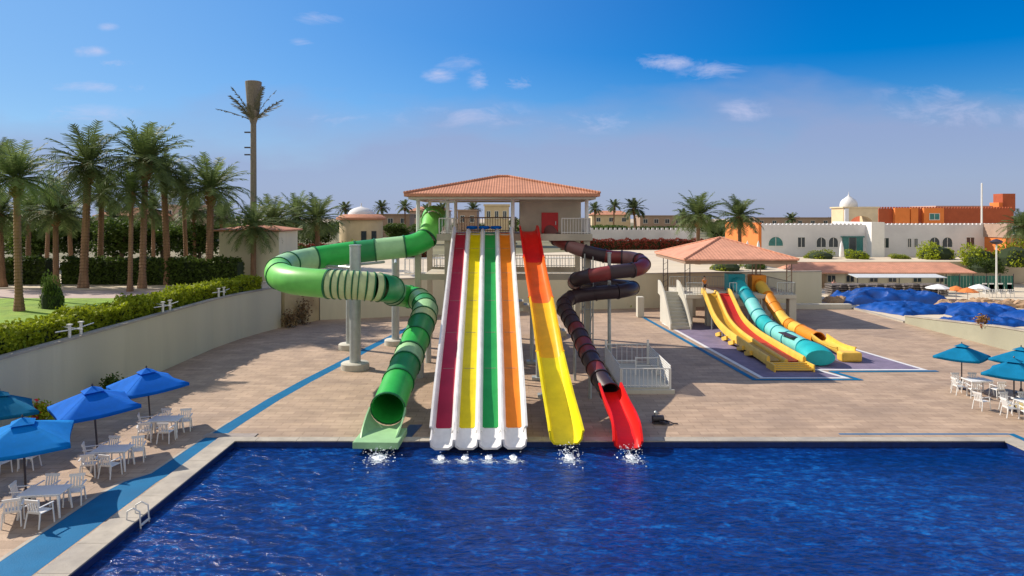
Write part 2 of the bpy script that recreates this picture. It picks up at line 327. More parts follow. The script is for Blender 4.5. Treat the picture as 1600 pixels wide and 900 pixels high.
m_bcream = M('cream_stone', (.62, .5, .32), .85, .1, .5); m_bbrown = M('brown_render', (.36, .25, .19), .85, .15, .5); m_pinkw = M('pink_render', (.5, .36, .3), .85, .1, .5)
m_glass = M('window_glass', (.03, .045, .06), .15, .3, 2); m_tglass = M('teal_glass', (.03, .17, .17), .2, .3, 2)
m_foam = M('white_foam', (.85, .9, .95), .6, .05, 8)
m_skin = M('skin', (.4, .22, .14), .6, .05); m_cloth1 = M('orange_shirt', (.6, .2, .03), .9, .1); m_cloth2 = M('dark_shorts', (.03, .03, .05), .9, .1); m_cloth3 = M('pink_shirt', (.75, .35, .33), .9, .1); m_hair = M('hair', (.02, .015, .01), .8, .1)
m_rock = M('sandstone', (.38, .25, .15), .9, .3, 2, .8, 5)
m_grate = M('crate_brown', (.14, .12, .11), .8, .3, 3)
m_redhedge = leafmat('red_flowers', (.17, .04, .03), .5, 2.)
m_flower = M('flower_red', (.6, .02, .03), .7, .2); m_pot = M('clay_pot', (.35, .14, .07), .8, .15)
m_greenmesh = M('green_mesh', (.02, .13, .1), .7, .2); m_paleblue = M('pale_tarp', (.55, .58, .6), .7, .1)

# ------------------------------------------------------------------ ground, deck, pool
PX0, PX1, PY0, PY1 = -11.5, 20.45, -14.0, 29.2
def ring(x0, x1, y0, y1, a0, a1, b0, b1, z):
    m = MB()
    m.add([(x0, y0, z), (x1, y0, z), (x1, y1, z), (x0, y1, z), (a0, b0, z), (a1, b0, z), (a1, b1, z), (a0, b1, z)], [(0, 1, 5, 4), (1, 2, 6, 5), (2, 3, 7, 6), (3, 0, 4, 7)]); return m
tag(ring(-3500, 3500, -600, 5000, -15, 24, -16, 32, -.03).build('ground', m_sand), kind='structure')
tag(ring(-21.2, 90, -16, 100, PX0, PX1, PY0, PY1, 0).build('pool_deck', m_deck), kind='structure')
w = MB(); nx, ny = 3, 3
w.sheet([(PX0, PY0), (PX1, PY0), (PX1, PY1), (PX0, PY1)], -.22); tag(w.build('water', m_water), kind='structure')
w = MB(); w.add([(PX0, PY0, 0), (PX1, PY0, 0), (PX1, PY1, 0), (PX0, PY1, 0), (PX0, PY0, -1.4), (PX1, PY0, -1.4), (PX1, PY1, -1.4), (PX0, PY1, -1.4)], [(0, 1, 5, 4), (1, 2, 6, 5), (2, 3, 7, 6), (3, 0, 4, 7), (4, 5, 6, 7)])
tag(w.build('pool_basin', m_tile), kind='structure')
w = MB()      # coping slabs, each with a joint
def slabs(mb, x0, x1, y0, y1, along, step, z=.0):
    a, b = (x0, x1) if along == 'x' else (y0, y1); k = a
    while k < b - .01:
        e = min(k + step, b)
        if along == 'x': mb.bb(k + .008, e - .008, y0, y1, z, z + .05)
        else: mb.bb(x0, x1, k + .008, e - .008, z, z + .05)
        k = e
slabs(w, PX0 - .85, PX0 + .03, PY0, PY1 - .03, 'y', 1.7); slabs(w, PX0 - .85, PX1 + .7, PY1 - .03, PY1 + .5, 'x', 1.7); slabs(w, PX1 - .03, PX1 + .7, PY0, PY1 - .03, 'y', 1.7)
tag(w.build('coping', m_coping), kind='structure')
def ribbon(pts, z, name, mat):
    m = MB(); vs = []
    for x, y, wd, in pts: vs.append((x, y, wd))
    l, r = [], []
    for i, (x, y, wd) in enumerate(vs):
        a = Vector(vs[max(0, i - 1)][:2]); b = Vector(vs[min(len(vs) - 1, i + 1)][:2]); t = (b - a).normalized(); n = Vector((-t.y, t.x))
        l.append((x + n.x * wd / 2, y + n.y * wd / 2, z)); r.append((x - n.x * wd / 2, y - n.y * wd / 2, z))
    k = len(l); m.add(l + r, [(i, k + i, k + i + 1, i + 1) for i in range(k - 1)])
    return tag(m.build(name, mat), kind='structure')
ribbon([(-13.15, -14, 1.35), (-13.15, 23.8, 1.35), (-13.05, 24.8, 1.15), (-12.75, 25.6, .72), (-12.65, 29, .68), (-12.5, 32, .68), (-12.2, 36, .68), (-11.7, 40, .68), (-10.9, 45, .68), (-10.2, 50, .66), (-9.4, 55, .6), (-8.6, 60, .6)], .004, 'blue_path', m_bluepath)
ribbon([(-13.9, -14, .14), (-13.9, 23.6, .14), (-13.7, 24.8, .14), (-13.16, 25.6, .12), (-13.06, 29, .1), (-12.9, 32, .1)], .008, 'path_edging', m_coping)
ribbon([(14.05, PY1 + 1.05, .16), (PX1 + .9, PY1 + 1.05, .16)], .004, 'blue_line', m_bluepath)
ribbon([(PX1 + 1.0, PY1 + 1.1, .3), (PX1 + 1.0, 20, .3)], .006, 'blue_line', m_bluepath)
# splash pad of the children's slides
w = MB(); w.sheet([(14.5, 40.8), (19.5, 40.8), (18.6, 43.0), (25.1, 43.0), (23.8, 52.5), (22.9, 62), (13.3, 62)], .004); tag(w.build('splash_pad', m_purple), kind='structure')
def border(pts, wd, z, name, mat):
    for i, (a, b) in enumerate(zip(pts, pts[1:])):
        yield (a, b)
def strips(pts, wd, z, name, mat):
    m = MB()
    for k, (a, b) in enumerate(zip(pts, pts[1:])):
        a = Vector(a); b = Vector(b); t = (b - a).normalized(); n = Vector((-t.y, t.x)) * wd / 2; a = a - t * wd * .45; b = b + t * wd * .45; zz = z + .003 * (k % 2)
        m.add([(*(a - n), zz), (*(b - n), zz), (*(b + n), zz), (*(a + n), zz)], [(0, 1, 2, 3)])
    return tag(m.build(name, mat), kind='structure')
strips([(13.3, 62), (14.5, 40.8), (19.4, 40.8), (18.6, 43.0), (25.2, 43.0), (23.8, 52.5), (22.9, 62)], .28, .012, 'pad_border', m_whiteline)
strips([(12.2, 66), (12.75, 58), (13.9, 40.35), (19.9, 40.35), (19.3, 42.45), (25.6, 42.6)], .34, .02, 'pad_blue_line', m_bluepath)

# raised garden and plaza behind the retaining walls
GZ = 3.0
w = MB(); w.prism([(-400, 2), (-21.62, 2), (-21.62, 50), (-21.2, 55), (-20.2, 60.3), (-18.2, 64.4), (-11.8, 66.5), (0, 70.4), (33.1, 76), (33.1, 100), (400, 112), (400, 900), (-400, 900)], -1, GZ)
tag(w.build('raised_terrain', m_plaza), kind='structure')
w = MB(); w.sheet([(-150, 3), (-21.7, 3), (-21.7, 50), (-22, 55), (-60, 55), (-150, 58)], GZ + .006); tag(w.build('lawn', m_grass), kind='structure')
w = MB(); w.sheet([(-150, 58.2), (-60, 55.2), (-22, 55.2), (-22.5, 60), (-60, 63), (-150, 66)], GZ + .006); tag(w.build('garden_path', m_path), kind='structure')
w = MB()
for a, b in (((-150, 66.2), (-60, 63.2)), ((-60, 63.2), (-23, 60.3))):
    a, b = Vector((*a, GZ + .06)), Vector((*b, GZ + .06)); w.box((a + b) / 2, ((b - a).length, .25, .14), math.atan2((b - a).y, (b - a).x))
tag(w.build('kerb', m_coping), kind='structure')
w = MB(); w.sheet([(-250, 90), (-24, 84), (-24, 96), (-250, 104)], GZ + .006); tag(w.build('garden_road', M('road_grey', (.34, .33, .33), .85)), kind='structure')
w = MB(); w.sheet([(-400, 110), (-30, 100), (60, 165), (400, 170), (400, 880), (-400, 880)], GZ + .004); tag(w.build('far_ground', M('far_scrub', (.16, .15, .08), .95, .4, .05, 0, stain=(.3, .25, .17), ss=.02)), kind='structure')

# ------------------------------------------------------------------ walls
rng_ = np.random.default_rng(99)
def wall(pts, z0, z1, th, name, mat, label, cap=True, h2=None):
    r = empty(name, (pts[0][0], pts[0][1], 0), label, 'wall')
    m = MB(); c = MB(); n = len(pts)
    L_, R_ = [], []
    for i, p in enumerate(pts):
        a = Vector(pts[max(0, i - 1)]); b = Vector(pts[min(n - 1, i + 1)]); t = (b - a).normalized(); q = Vector((-t.y, t.x)) * th / 2
        zt = z1 if h2 is None else z1 + (h2 - z1) * i / (n - 1)
        L_.append((p[0] + q.x, p[1] + q.y, zt, q)); R_.append((p[0] - q.x, p[1] - q.y, zt, q))
    def strip(mb, e, za, zb):
        vs = []
        for i in range(n):
            for (x, y, zt, q), s in ((L_[i], 1), (R_[i], -1)):
                k = q.normalized() * e * s; vs += [(x + k.x, y + k.y, za(zt)), (x + k.x, y + k.y, zb(zt))]
        fs = []
        for i in range(n - 1):
            a = 4 * i; b = a + 4
            fs += [(a, a + 1, b + 1, b), (a + 3, a + 2, b + 2, b + 3), (a + 1, a + 3, b + 3, b + 1), (a + 2, a, b, b + 2)]
        fs += [(0, 2, 3, 1), (4 * n - 4, 4 * n - 3, 4 * n - 1, 4 * n - 2)]
        mb.add(vs, fs)
    strip(m, 0, lambda t: z0, lambda t: t); m.build('wall_panel', mat, r)
    if cap: strip(c, .05, lambda t: t, lambda t: t + .1); c.build('wall_cap', m_coping, r)
    return r
wall([(-21.4, 4), (-21.4, 20), (-21.4, 35), (-21.4, 50), (-21.0, 54), (-20.4, 57), (-19.7, 59.6)], -.5, 3.4, .35, 'retaining_wall', m_wall, 'long cream garden retaining wall behind the blue umbrellas at left')
r = wall([(-19.5, 59.9), (-18.6, 62), (-17.7, 64)], -.5, 3.45, .4, 'corner_wall', m_tan, 'short tan stained wall section under the green tube curl', False)
wall([(-17.5, 64.1), (-11.6, 66), (0, 70), (16, 72.9), (33.2, 75.7)], -.5, 3.5, .35, 'boundary_wall', m_wall, 'long cream boundary wall behind the slide tower and children slides')
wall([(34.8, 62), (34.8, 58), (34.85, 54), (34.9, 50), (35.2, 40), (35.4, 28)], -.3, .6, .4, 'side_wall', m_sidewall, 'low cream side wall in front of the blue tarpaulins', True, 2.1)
w = MB(); w.bb(34.6, 34.95, 62.3, 75, 0, .14); tag(w.build('yard_kerb', m_coping), kind='structure')
bw = [o for o in bpy.data.objects if o.name.startswith('boundary_wall')][0]
m = MB()
for i in range(9): m.box((-6.8, 67.98, .95 + i * .14), (1.7, .08, .1), R(9.4), R(18))
m.box((-6.8, 68.05, 1.5), (1.9, .04, 1.5), R(9.4)); m.build('louvre_vent', m_dark, bw)
q = []
for k in range(1500):
    x = rng_.uniform(4, 13); q.append((x, 71.2 + (x - 4) * .17 + rng_.normal(0, .22), abs(rng_.normal(0, .3)) + .05))
m = MB(); m.leaves(q, .11, rng_); tag(m.build('flower_bed', m_hedge), 'low yellow-green planting at the foot of the boundary wall behind the dark slide', 'plants', kind='stuff')
for k, (x, y, l) in enumerate(((-18.2, 61.2, 'taller dry brown shrub against the tan stained wall'), (-18.8, 59.6, 'shorter dry brown shrub against the tan stained wall'))):
    r = empty('dry_shrub', (x, y, 0), l, 'shrub'); v = rng_.normal(size=(420, 3)) * [.32, .3, .36 + .2 * (k == 0)] + [x, y, .7 + .35 * (k == 0)]; v[:, 2] = abs(v[:, 2]); m = MB(); m.leaves(v, .1, rng_); m.build('foliage', M('dry_leaf', (.16, .1, .045), .9, .35, 3), r)
    m = MB(); [m.rod((x, y, 0), (x + .3 * math.cos(a), y + .3 * math.sin(a), .8), .03, 5, .012) for a in (0, 1.6, 3.1, 4.7)]; m.build('stem', m_bark, r)
# kerb line and low plinth beside it
w = MB(); w.prism([(24.5, 71.5), (34.5, 71.5), (34.5, 72.2), (24.5, 72.2)], 0, .5); tag(w.build('low_plinth', m_concrete, bevel=.02), 'low pale plinth at the foot of the boundary wall, right part', 'plinth')
# white wall-top brackets
def bracket(p, label):
    r = empty('wall_bracket', p, label, 'bracket', 'white brackets along the garden wall')
    for s in (-1, 1):
        m = MB(); m.rod((p[0], p[1] + s * .45, p[2]), (p[0], p[1] + s * .45, p[2] + .6), .07, 8); m.box((p[0], p[1] + s * .45, p[2] + .62), (.2, .2, .06)); m.build('post', m_steelw, r)
    m = MB(); m.rod((p[0], p[1] - 1.5, p[2] + .42), (p[0], p[1], p[2] + .34), .03, 6); m.rod((p[0], p[1], p[2] + .34), (p[0], p[1] + 1.5, p[2] + .42), .03, 6); m.build('rail', m_steelw, r)
    m = MB(); m.rod((p[0] - .8, p[1] - .1, p[2] + .5), (p[0] + .3, p[1] + .1, p[2] + .3), .035, 6); m.build('arm', m_steelw, r)
for y, l in ((34.5, 'white twin-post bracket on the left wall, nearest above the umbrellas'), (43.6, 'white twin-post bracket on the left wall, middle one beside the hedge'), (51.8, 'white twin-post bracket on the left wall where the hedge ends'), (58.6, 'white twin-post bracket on the wall beside the green tube curl')):
    x = -21.4 if y < 52.5 else -20.0
    bracket((x, y, 3.5), l)

# ------------------------------------------------------------------ vegetation
rng = np.random.default_rng(3)
def hedge(pts, wd, z0, z1, name, label, mat, n, leaf=.1, cat='hedge'):
    r = empty(name, (pts[0][0], pts[0][1], z0), label, cat)
    core = MB(); lv = MB(); P_ = [Vector(p) for p in pts]; L = [(b - a).length for a, b in zip(P_, P_[1:])]; T = sum(L)
    for a, b in zip(P_, P_[1:]):
        core.box(((a.x + b.x) / 2, (a.y + b.y) / 2, (z0 + z1) / 2 - .1), ((b - a).length + .1, wd - .3, z1 - z0 - .2), math.atan2((b - a).y, (b - a).x))
    q = []
    for _ in range(n):
        s = rng.uniform(0, T); i = 0
        while i < len(L) - 1 and s > L[i]: s -= L[i]; i += 1
        a, b = P_[i], P_[i + 1]; t = (b - a).normalized(); nn = Vector((-t.y, t.x)); c = a + t * s
        per = wd + 2 * (z1 - z0); k = rng.uniform(0, per)
        lump = .14 * math.sin(c.x * 1.7 + c.y * 1.1) + .1 * math.sin(c.x * 4.1 - c.y * 3.3)
        if k < wd: u = k - wd / 2; z = z1 + lump
        elif k < wd + (z1 - z0): u = wd / 2 + lump * .7; z = z0 + (k - wd)
        else: u = -wd / 2 - lump * .7; z = z0 + (k - wd - (z1 - z0))
        o = rng.normal(0, .07, 3); q.append((c.x + nn.x * u + o[0], c.y + nn.y * u + o[1], z + o[2] * 1.3))
    core.build('branches', m_core, r); lv.leaves(q, leaf, rng); lv.build('foliage', mat, r); return r
hedge([(-22.6, 12), (-22.6, 30), (-22.7, 50), (-21.9, 55), (-21.2, 58)], 1.3, GZ, 4.3, 'garden_hedge', 'bright green clipped hedge along the top of the left wall', m_hedge, 34000, .11)
hedge([(-62, 67), (-44, 67)], 1.6, GZ, 5.4, 'garden_hedge', 'tall dark hedge behind the palm trunks at the far left edge', m_hedged, 9000, .16)
hedge([(-42.5, 67.2), (-25.5, 66)], 1.6, GZ, 5.3, 'garden_hedge', 'tall dark hedge behind the palm trunks, left of the cream gatehouse', m_hedged, 9000, .16)
hedge([(9.5, 137), (42, 140)], 1.5, GZ, 4.9, 'flower_hedge', 'dark red flowering hedge in front of the long white wall', m_redhedge, 5000, .22)
hedge([(-40, 112), (-13, 112)], 1.5, GZ, 4.9, 'flower_hedge', 'reddish pink hedge below the domed pavilion', m_redhedge, 4000, .22)

def frond(mb, mr, base, az, el, Ln, droop, nl=20, lw=.055, ll=.55, rs=random):
    pts = []; p = Vector(base); a = el; step = Ln / 10
    for i in range(11):
        pts.append(p.copy()); p = p + Vector((math.cos(az) * math.cos(a), math.sin(az) * math.cos(a), math.sin(a))) * step; a -= droop * (.4 + i * .16)
    for i in range(10):
        r = .045 * (1 - i / 11); mr.rod(pts[i], pts[i + 1], r, 3, r * .85)
    side = Vector((-math.sin(az), math.cos(az), 0))
    for k in range(nl):
        t = .14 + .86 * k / nl; x = t * 10; i = min(9, int(x)); q = pts[i].lerp(pts[i + 1], x - i); d = (pts[i + 1] - pts[i]).normalized()
        l = ll * (math.sin(math.pi * (.15 + .8 * t)) ** .6 + .15)
        for s in (-1, 1):
            up = side.cross(d).normalized() * (-1 if side.cross(d).z < 0 else 1)
            v = (d * .62 + side * s * .8 + up * rs.uniform(-.15, .3)).normalized() + Vector((0, 0, -.22)); e = q + v * l
            wv = d * lw; mb.add([q - wv, q + wv, e + wv * .25, e - wv * .25], [(0, 1, 2, 3)])
def palm_proto(seed, nf=54, Ln=3.35, lw=.06, leaf=m_palm, low=-.5):
    rs = random.Random(seed); r = empty('palm_tree', (0, 0, -900))
    c = MB(); k = MB()
    for i in range(nf):
        t = i / nf; az = i * 2.399 + rs.uniform(-.2, .2); el = R(80) - (R(80) - low) * t ** .85 + rs.uniform(-.12, .12)
        frond(c, c, (.12 * math.cos(az), .12 * math.sin(az), -900), az, el, Ln * rs.uniform(.85, 1.1) * (.85 + .15 * min(1, t * 3)), .065 + .1 * (1 - abs(el)) * .5, 20, lw, .62, rs)
    co = c.build('crown', leaf, r)
    sk = MB()
    for i in range(70):
        az = i * 2.399; z = -.15 - i * .017; p = Vector((.22 * math.cos(az), .22 * math.sin(az), -900 + z)); d = Vector((math.cos(az), math.sin(az), .9)).normalized()
        sk.rod(p, p + d * .34, .06, 4, .03)
    sk.lathe((0, 0, -900), [(.1, .2), (.3, -.1), (.33, -.6), (.27, -1.1), (.2, -1.2)], 10)
    sk.build('dry_sheath', m_skirt, r)
    tr = MB(); prof = []
    for i in range(40):
        z = i / 39; rr = .26 - .05 * z + (.12 * (1 - z * 8) if z < .12 else 0); prof += [(rr + .035, z - 1 / 90), (rr - .02, z + 1 / 90)]
    tr.lathe((0, 0, -900), prof, 10); to = tr.build('trunk', m_trunk, r, smooth=False)
    return r, co, to
protos = [palm_proto(11)[0], palm_proto(5, 50, 3.5, low=-.85)[0], palm_proto(23, 44, 3.1, low=-.6)[0]]
farp = palm_proto(31, 26, 3.1, .11, m_palm_far, -.5)[0]
used = set(); rp = random.Random(4)
def palm(px, cy, rpx, d, z0, label, kind=None, group='date palms in the garden'):
    kind = rp.randrange(3) if kind is None else kind; pr = farp if kind == 9 else protos[kind]
    o = pr if kind not in used else copy_tree(pr); used.add(kind)
    ct = P(px, cy + rpx * .28, d); s = rpx * d / F / 2.85; h = ct.z - z0
    o.location = (ct.x, ct.y, z0); o.rotation_euler = (rp.uniform(-.05, .05), rp.uniform(-.03, .03), rp.uniform(0, 6.28)); tag(o, label, 'palm tree', group)
    for ch in [q for q in bpy.data.objects if q.parent == o]:
        nm = ch.name.split('.')[0]
        if nm == 'trunk': tw = min(1.2, s + .1) * rp.uniform(.85, 1.15); ch.scale = (tw, tw, h); ch.location = (0, 0, 0)
        else: ch.location = (0, 0, h); ch.scale = (s, s, s)
    return o
# prototypes were built round z=-900 with their root there, so their meshes are local already
for a in [
    (30, 262, 62, 47.5, 'large full palm on the bright lawn at the far left', 0), (130, 238, 66, 62, 'tall palm with wide flat crown, second tallest left of centre garden', 1),
    (222, 232, 66, 62, 'tallest date palm of the garden with orange-brown trunk top', 0), (263, 262, 46, 66, 'palm with dense crown just right of the tallest date palm', 2),
    (292, 280, 36, 70, 'narrow-crowned palm between two taller garden palms', 1), (327, 280, 56, 66, 'palm with outspread fronds, rightmost of the tall garden group', 0),
    (156, 292, 42, 68, 'medium palm with crown below and right of the wide flat crown', 2), (203, 290, 40, 60, 'thin-trunked palm left of the tallest date palm', 1),
    (88, 318, 48, 64, 'lower palm with spreading crown behind the lawn bush', 0), (4, 322, 44, 64, 'low palm crown cut by the left photo edge', 1),
    (44, 318, 38, 70, 'slim palm directly behind the large full lawn palm', 2), (72, 296, 36, 76, 'palm crown peeking between the lawn palm and the wide crown', 1), (112, 330, 34, 80, 'low dark palm in the back row over the hedge, left', 2),
    (240, 318, 32, 80, 'low back-row palm behind the tallest date palm', 1), (345, 330, 30, 84, 'small back-row palm at the left corner of the gatehouse', 2),
    (178, 330, 30, 90, 'small back-row palm left of the garden centre', 0), (305, 322, 30, 85, 'small back-row palm below the narrow-crowned palm', 0), (-8, 238, 34, 56, 'palm at the left photo edge with only frond tips showing', 1)]:
    palm(a[0], a[1], a[2], a[3], GZ, a[4], a[5])
for a in [(396, 342, 42, 68, 'palm standing in front of the gatehouse below the palm-shaped mast', 1), (430, 336, 46, 80, 'full palm just right of the palm-shaped mast', 0), (462, 326, 38, 90, 'palm between the mast and the tube curl, middle of three', 1), (497, 330, 44, 88, 'palm right of the mast group, beside the domed pavilion', 2)]:
    palm(a[0], a[1], a[2], a[3], GZ, a[4], a[5], 'palms behind the gatehouse')
for a in [(1090, 326, 40, 95, 'larger of two palms standing behind the salmon canopy roof', 0), (1157, 328, 38, 97, 'palm in front of the orange wall, right of its twin', 2)]:
    palm(a[0], a[1], a[2], a[3], GZ, a[4], a[5], 'palms behind the canopy')
palm(1596, 345, 30, 100, GZ, 'palm at the right photo edge beside the orange wing', 1, 'palms behind the canopy')
for px, cy, rr, d, l in [(597, 320, 15, 230, 'distant palm left of the tower roof, right of the dome'), (634, 319, 15, 225, 'distant palm just outside the left tower column'), (668, 325, 15, 220, 'distant palm seen between the left tower columns'),
                      (690, 324, 16, 215, 'distant palm seen behind the green slide entrance'), (740, 322, 15, 230, 'distant palm seen under the middle of the tower roof'), (930, 322, 14, 230, 'distant palm first right of the tower roof'),
                      (958, 318, 14, 225, 'distant palm second right of the tower roof'), (993, 320, 22, 180, 'distant larger palm third right of the tower roof'), (1237, 338, 13, 240, 'distant low palm over the white building, left'),
                      (540, 322, 15, 200, 'distant palm immediately left of the white dome'), (1068, 332, 14, 240, 'small distant palm left of the canopy palms')]:
    palm(px, cy, rr, d, GZ, l, 9, 'distant palms on the skyline')

# broad trees and bushes
def tree_proto(seed, n, lf, mat, trunk=True, flat=.8):
    r = empty('leafy_tree' if trunk else 'round_bush', (0, 0, -900)); g = np.random.default_rng(seed); q = []
    for i in range(16 if trunk else 9):
        c = g.normal(size=3); c /= np.linalg.norm(c); c *= g.uniform(.25, .68); c[2] = abs(c[2]) * flat if not trunk else c[2] * flat; rad = g.uniform(.26, .5)
        k = n // 16 if trunk else n // 9; v = g.normal(size=(k, 3)); v /= np.linalg.norm(v, axis=1)[:, None]; v *= (g.uniform(.55, 1.05, size=(k, 1))) * rad; q.append(v + c)
    q = np.concatenate(q); 
    if not trunk: q = q[q[:, 2] > -.12]
    q[:, 2] += 1.25 if trunk else .1
    q[:, 2] -= 900
    m = MB(); m.leaves(q, lf, g); m.build('crown', mat, r)
    t = MB()
    if trunk:
        t.rod((0, 0, -900), (0, 0, -899.1), .07, 8, .05)
        for i in range(6):
            a = i * 1.05; t.rod((0, 0, -899.25), (.45 * math.cos(a), .45 * math.sin(a), -898.5 + .1 * (i % 3)), .035, 5, .012)
        t.build('trunk', m_bark, r)
    else:
        t.lathe((0, 0, -900), [(.1, -.05), (.62, .0), (.68, .3), (.5, .55), (.1, .68)], 12, 1, 1); t.build('branches', m_core, r)
    return r
tp = [tree_proto(1, 5200, .05, m_hedged), tree_proto(2, 5200, .055, m_hedged)]; bp_ = tree_proto(3, 4200, .05, m_hedged, False); bl_ = tree_proto(4, 4200, .05, m_hedge, False)
usedt = set()
def plant(pr, px, base_z, d, wpx, hpx, label, cat, group, name=None):
    o = pr if pr.name not in usedt else copy_tree(pr); usedt.add(pr.name); w_ = wpx * d / F / 2; h_ = hpx * d / F
    o.location = ((px - 800) * d / F, d, base_z); hh = 2.2 if 'tree' in pr.name else 1.0
    o.scale = (w_ / .98, w_ / .98, h_ / hh); o.rotation_euler = (0, 0, rp.uniform(0, 6.28)); return tag(o, label, cat, group)
TG = 'leafy trees on the skyline'
tx = [('at the far left edge', -10, 86, 130, 98), ('behind the large lawn palm', 62, 84, 120, 88), ('behind the wide-crowned palm', 128, 88, 120, 84), ('left of the tallest date palm', 190, 84, 110, 92), ('right of the tallest date palm', 254, 87, 110, 86),
      ('behind the rightmost tall garden palm', 312, 86, 90, 82), ('behind the cream gatehouse', 372, 112, 80, 60), ('behind the full palm right of the mast', 432, 118, 100, 62), ('left of the domed pavilion', 490, 125, 80, 52),
      ('right of the domed pavilion', 620, 150, 60, 42), ('beyond the left tower columns', 664, 165, 60, 36), ('seen under the tower roof', 720, 190, 60, 30), ('beyond the tower room, right', 925, 190, 60, 28), ('above the long white wall, left half', 962, 200, 70, 26),
      ('above the long white wall, middle', 1010, 200, 70, 24), ('left of the larger canopy palm', 1050, 175, 50, 30), ('between the two canopy palms', 1125, 170, 60, 34), ('right of the orange wall top', 1200, 230, 60, 22), ('behind the white building left roof', 1250, 240, 66, 20), ('left of the cream arch', 1285, 250, 40, 18)]
for k, (l, px, d, wp, hp) in enumerate(tx):
    plant(tp[k % 2], px, GZ, d, wp, hp * d / d, 'dark leafy tree ' + l, 'tree', TG)
for l, px, d, wp, hp, pr, z in [('left of the white foot gate', 1282, 108, 52, 16, bl_, GZ), ('in front of the teal glass doors', 1340, 108, 50, 16, bl_, GZ), ('in front of the twin arched windows', 1464, 107, 66, 30, bl_, GZ), ('small, between the two right arched windows', 1405, 108, 36, 9, bl_, GZ),
                          ('left of the street lamp', 1530, 100, 60, 36, bl_, GZ - .4), ('right of the street lamp', 1585, 98, 70, 44, bl_, GZ - .4), ('low, behind the flat salmon roof end', 1540, 97, 60, 24, bp_, 1.8),
                          ('on the lawn below the spreading palm', 82, 49, 44, 56, bp_, GZ), ('beneath the canopy roof, right of the left posts', 1135, 84, 60, 18, bl_, GZ), ('beneath the canopy roof, right side', 1180, 86, 40, 16, bp_, GZ),
                          ('yellowish, left foot of the domed pavilion', 545, 118, 40, 26, bl_, GZ), ('right foot of the domed pavilion', 610, 120, 46, 22, bp_, GZ), ('beside the left tower column', 640, 130, 40, 24, bl_, GZ), ('between the gatehouse and the tube curl', 470, 84, 60, 42, bp_, GZ), ('at the left foot of the gatehouse', 335, 78, 46, 30, bp_, GZ)]:
    plant(pr, px, z, d, wp, hp, 'rounded green bush ' + l, 'bush', 'round bushes in the grounds')

# far wooded strip that reads as one mass
q = []
for i in range(16000):
    x = rng.uniform(-340, 340); y = rng.uniform(300, 330); hgt = 4.5 + 1.8 * math.sin(x * .09) + 1.3 * math.sin(x * .31 + 1) ; q.append((x, y, GZ + abs(rng.uniform(0, max(1, hgt)))))
m = MB(); m.leaves(q, .9, rng); tag(m.build('far_wood', m_hedged), 'far dark green tree belt along the horizon', 'trees', kind='stuff')

# palm-shaped mast
B = P(396, 430, 88); B.z = GZ
r = empty('palm_mast', B, 'very tall palm-shaped antenna mast with cylinder top and stiff fronds', 'mast')
zt = H + (HY - 178) * 88 / F
m = MB(); m.rod(B, (B.x, B.y, zt), .42, 14, .34); m.build('trunk', m_mast, r, True)
m = MB(); m.lathe((B.x, B.y, 0), [(.36, zt - 1.2), (.7, zt), (1.0, zt + 4.0), (.92, zt + 4.05)], 16); m.build('antenna_shroud', m_mast, r)
for i in range(11):
    az = i * 2 * math.pi / 11 + .35; el = R(62) if i % 3 == 0 else (R(38) if i % 3 == 1 else R(24)); c = MB(); frond(c, c, (B.x, B.y, zt - .9), az, el, 4.9, .03, 20, .13, .55, random.Random(i)); 
    p = Vector((B.x, B.y, zt - .9)); d = Vector((math.cos(az) * math.cos(el), math.sin(az) * math.cos(el), math.sin(el))); c.rod(p, p + d * 1.6, .1, 5, .05); c.build('frond', m_mastleaf, r)
m = MB()
for dz in (0, 1.9, 2.8): m.box((B.x - .75, B.y, zt - 2.3 - dz), (.7, .25, .16))
m.build('bracket_arm', m_dark, r)

# ------------------------------------------------------------------ far and middle buildings
def hiproof(mb, x0, x1, y0, y1, z0, z1, rid=.0, th=.14):
    cx, cy = (x0 + x1) / 2, (y0 + y1) / 2
    a = [(x0, y0, z0), (x1, y0, z0), (x1, y1, z0), (x0, y1, z0), (cx - rid, cy, z1), (cx + rid, cy, z1)]
    vs = a + [(x, y, z - th) for x, y, z in a[:4]]
    mb.add(vs, [(0, 1, 5, 4), (1, 2, 5), (2, 3, 4, 5), (3, 0, 4), (0, 6, 7, 1), (1, 7, 8, 2), (2, 8, 9, 3), (3, 9, 6, 0), (6, 9, 8, 7)]); return mb
def arch(cx, z0, w_, h_, n=8):
    rr = w_ / 2; sp_ = z0 + h_ - rr; return [(cx - rr, z0), (cx + rr, z0)] + [(cx + rr * math.cos(math.pi * i / n), sp_ + rr * math.sin(math.pi * i / n)) for i in range(n + 1)]
def window(root, cx, z0, w_, h_, y, arched=False, glass=m_glass, frame=m_steelw):
    f = MB(); f.bb(cx - w_ / 2 - .08, cx + w_ / 2 + .08, y - .1, y + .05, z0 - .12, z0 - .01)
    f.bb(cx - .035, cx + .035, y - .07, y - .03, z0 - .01, z0 + h_ * .97)
    if not arched:
        f.bb(cx - w_ / 2 - .08, cx - w_ / 2, y - .08, y, z0, z0 + h_); f.bb(cx + w_ / 2, cx + w_ / 2 + .08, y - .08, y, z0, z0 + h_); f.bb(cx - w_ / 2 - .08, cx + w_ / 2 + .08, y - .08, y, z0 + h_, z0 + h_ + .08)
    else:
        pts = arch(cx, z0, w_ + .12, h_ + .06)[1:]; f.poly([Vector((x, y - .04, z)) for x, z in pts] + [Vector((cx - w_ / 2 - .06, y - .04, z0))], .05, 4)
    fo = f.build('window', frame, root)
    g = MB(); g.face_prism(arch(cx, z0, w_, h_) if arched else [(cx - w_ / 2, z0), (cx + w_ / 2, z0), (cx + w_ / 2, z0 + h_), (cx - w_ / 2, z0 + h_)], y - .025, y + .02); g.build('pane', glass, fo)
D = 115.0
def X(px, d): return (px - 800) * d / F
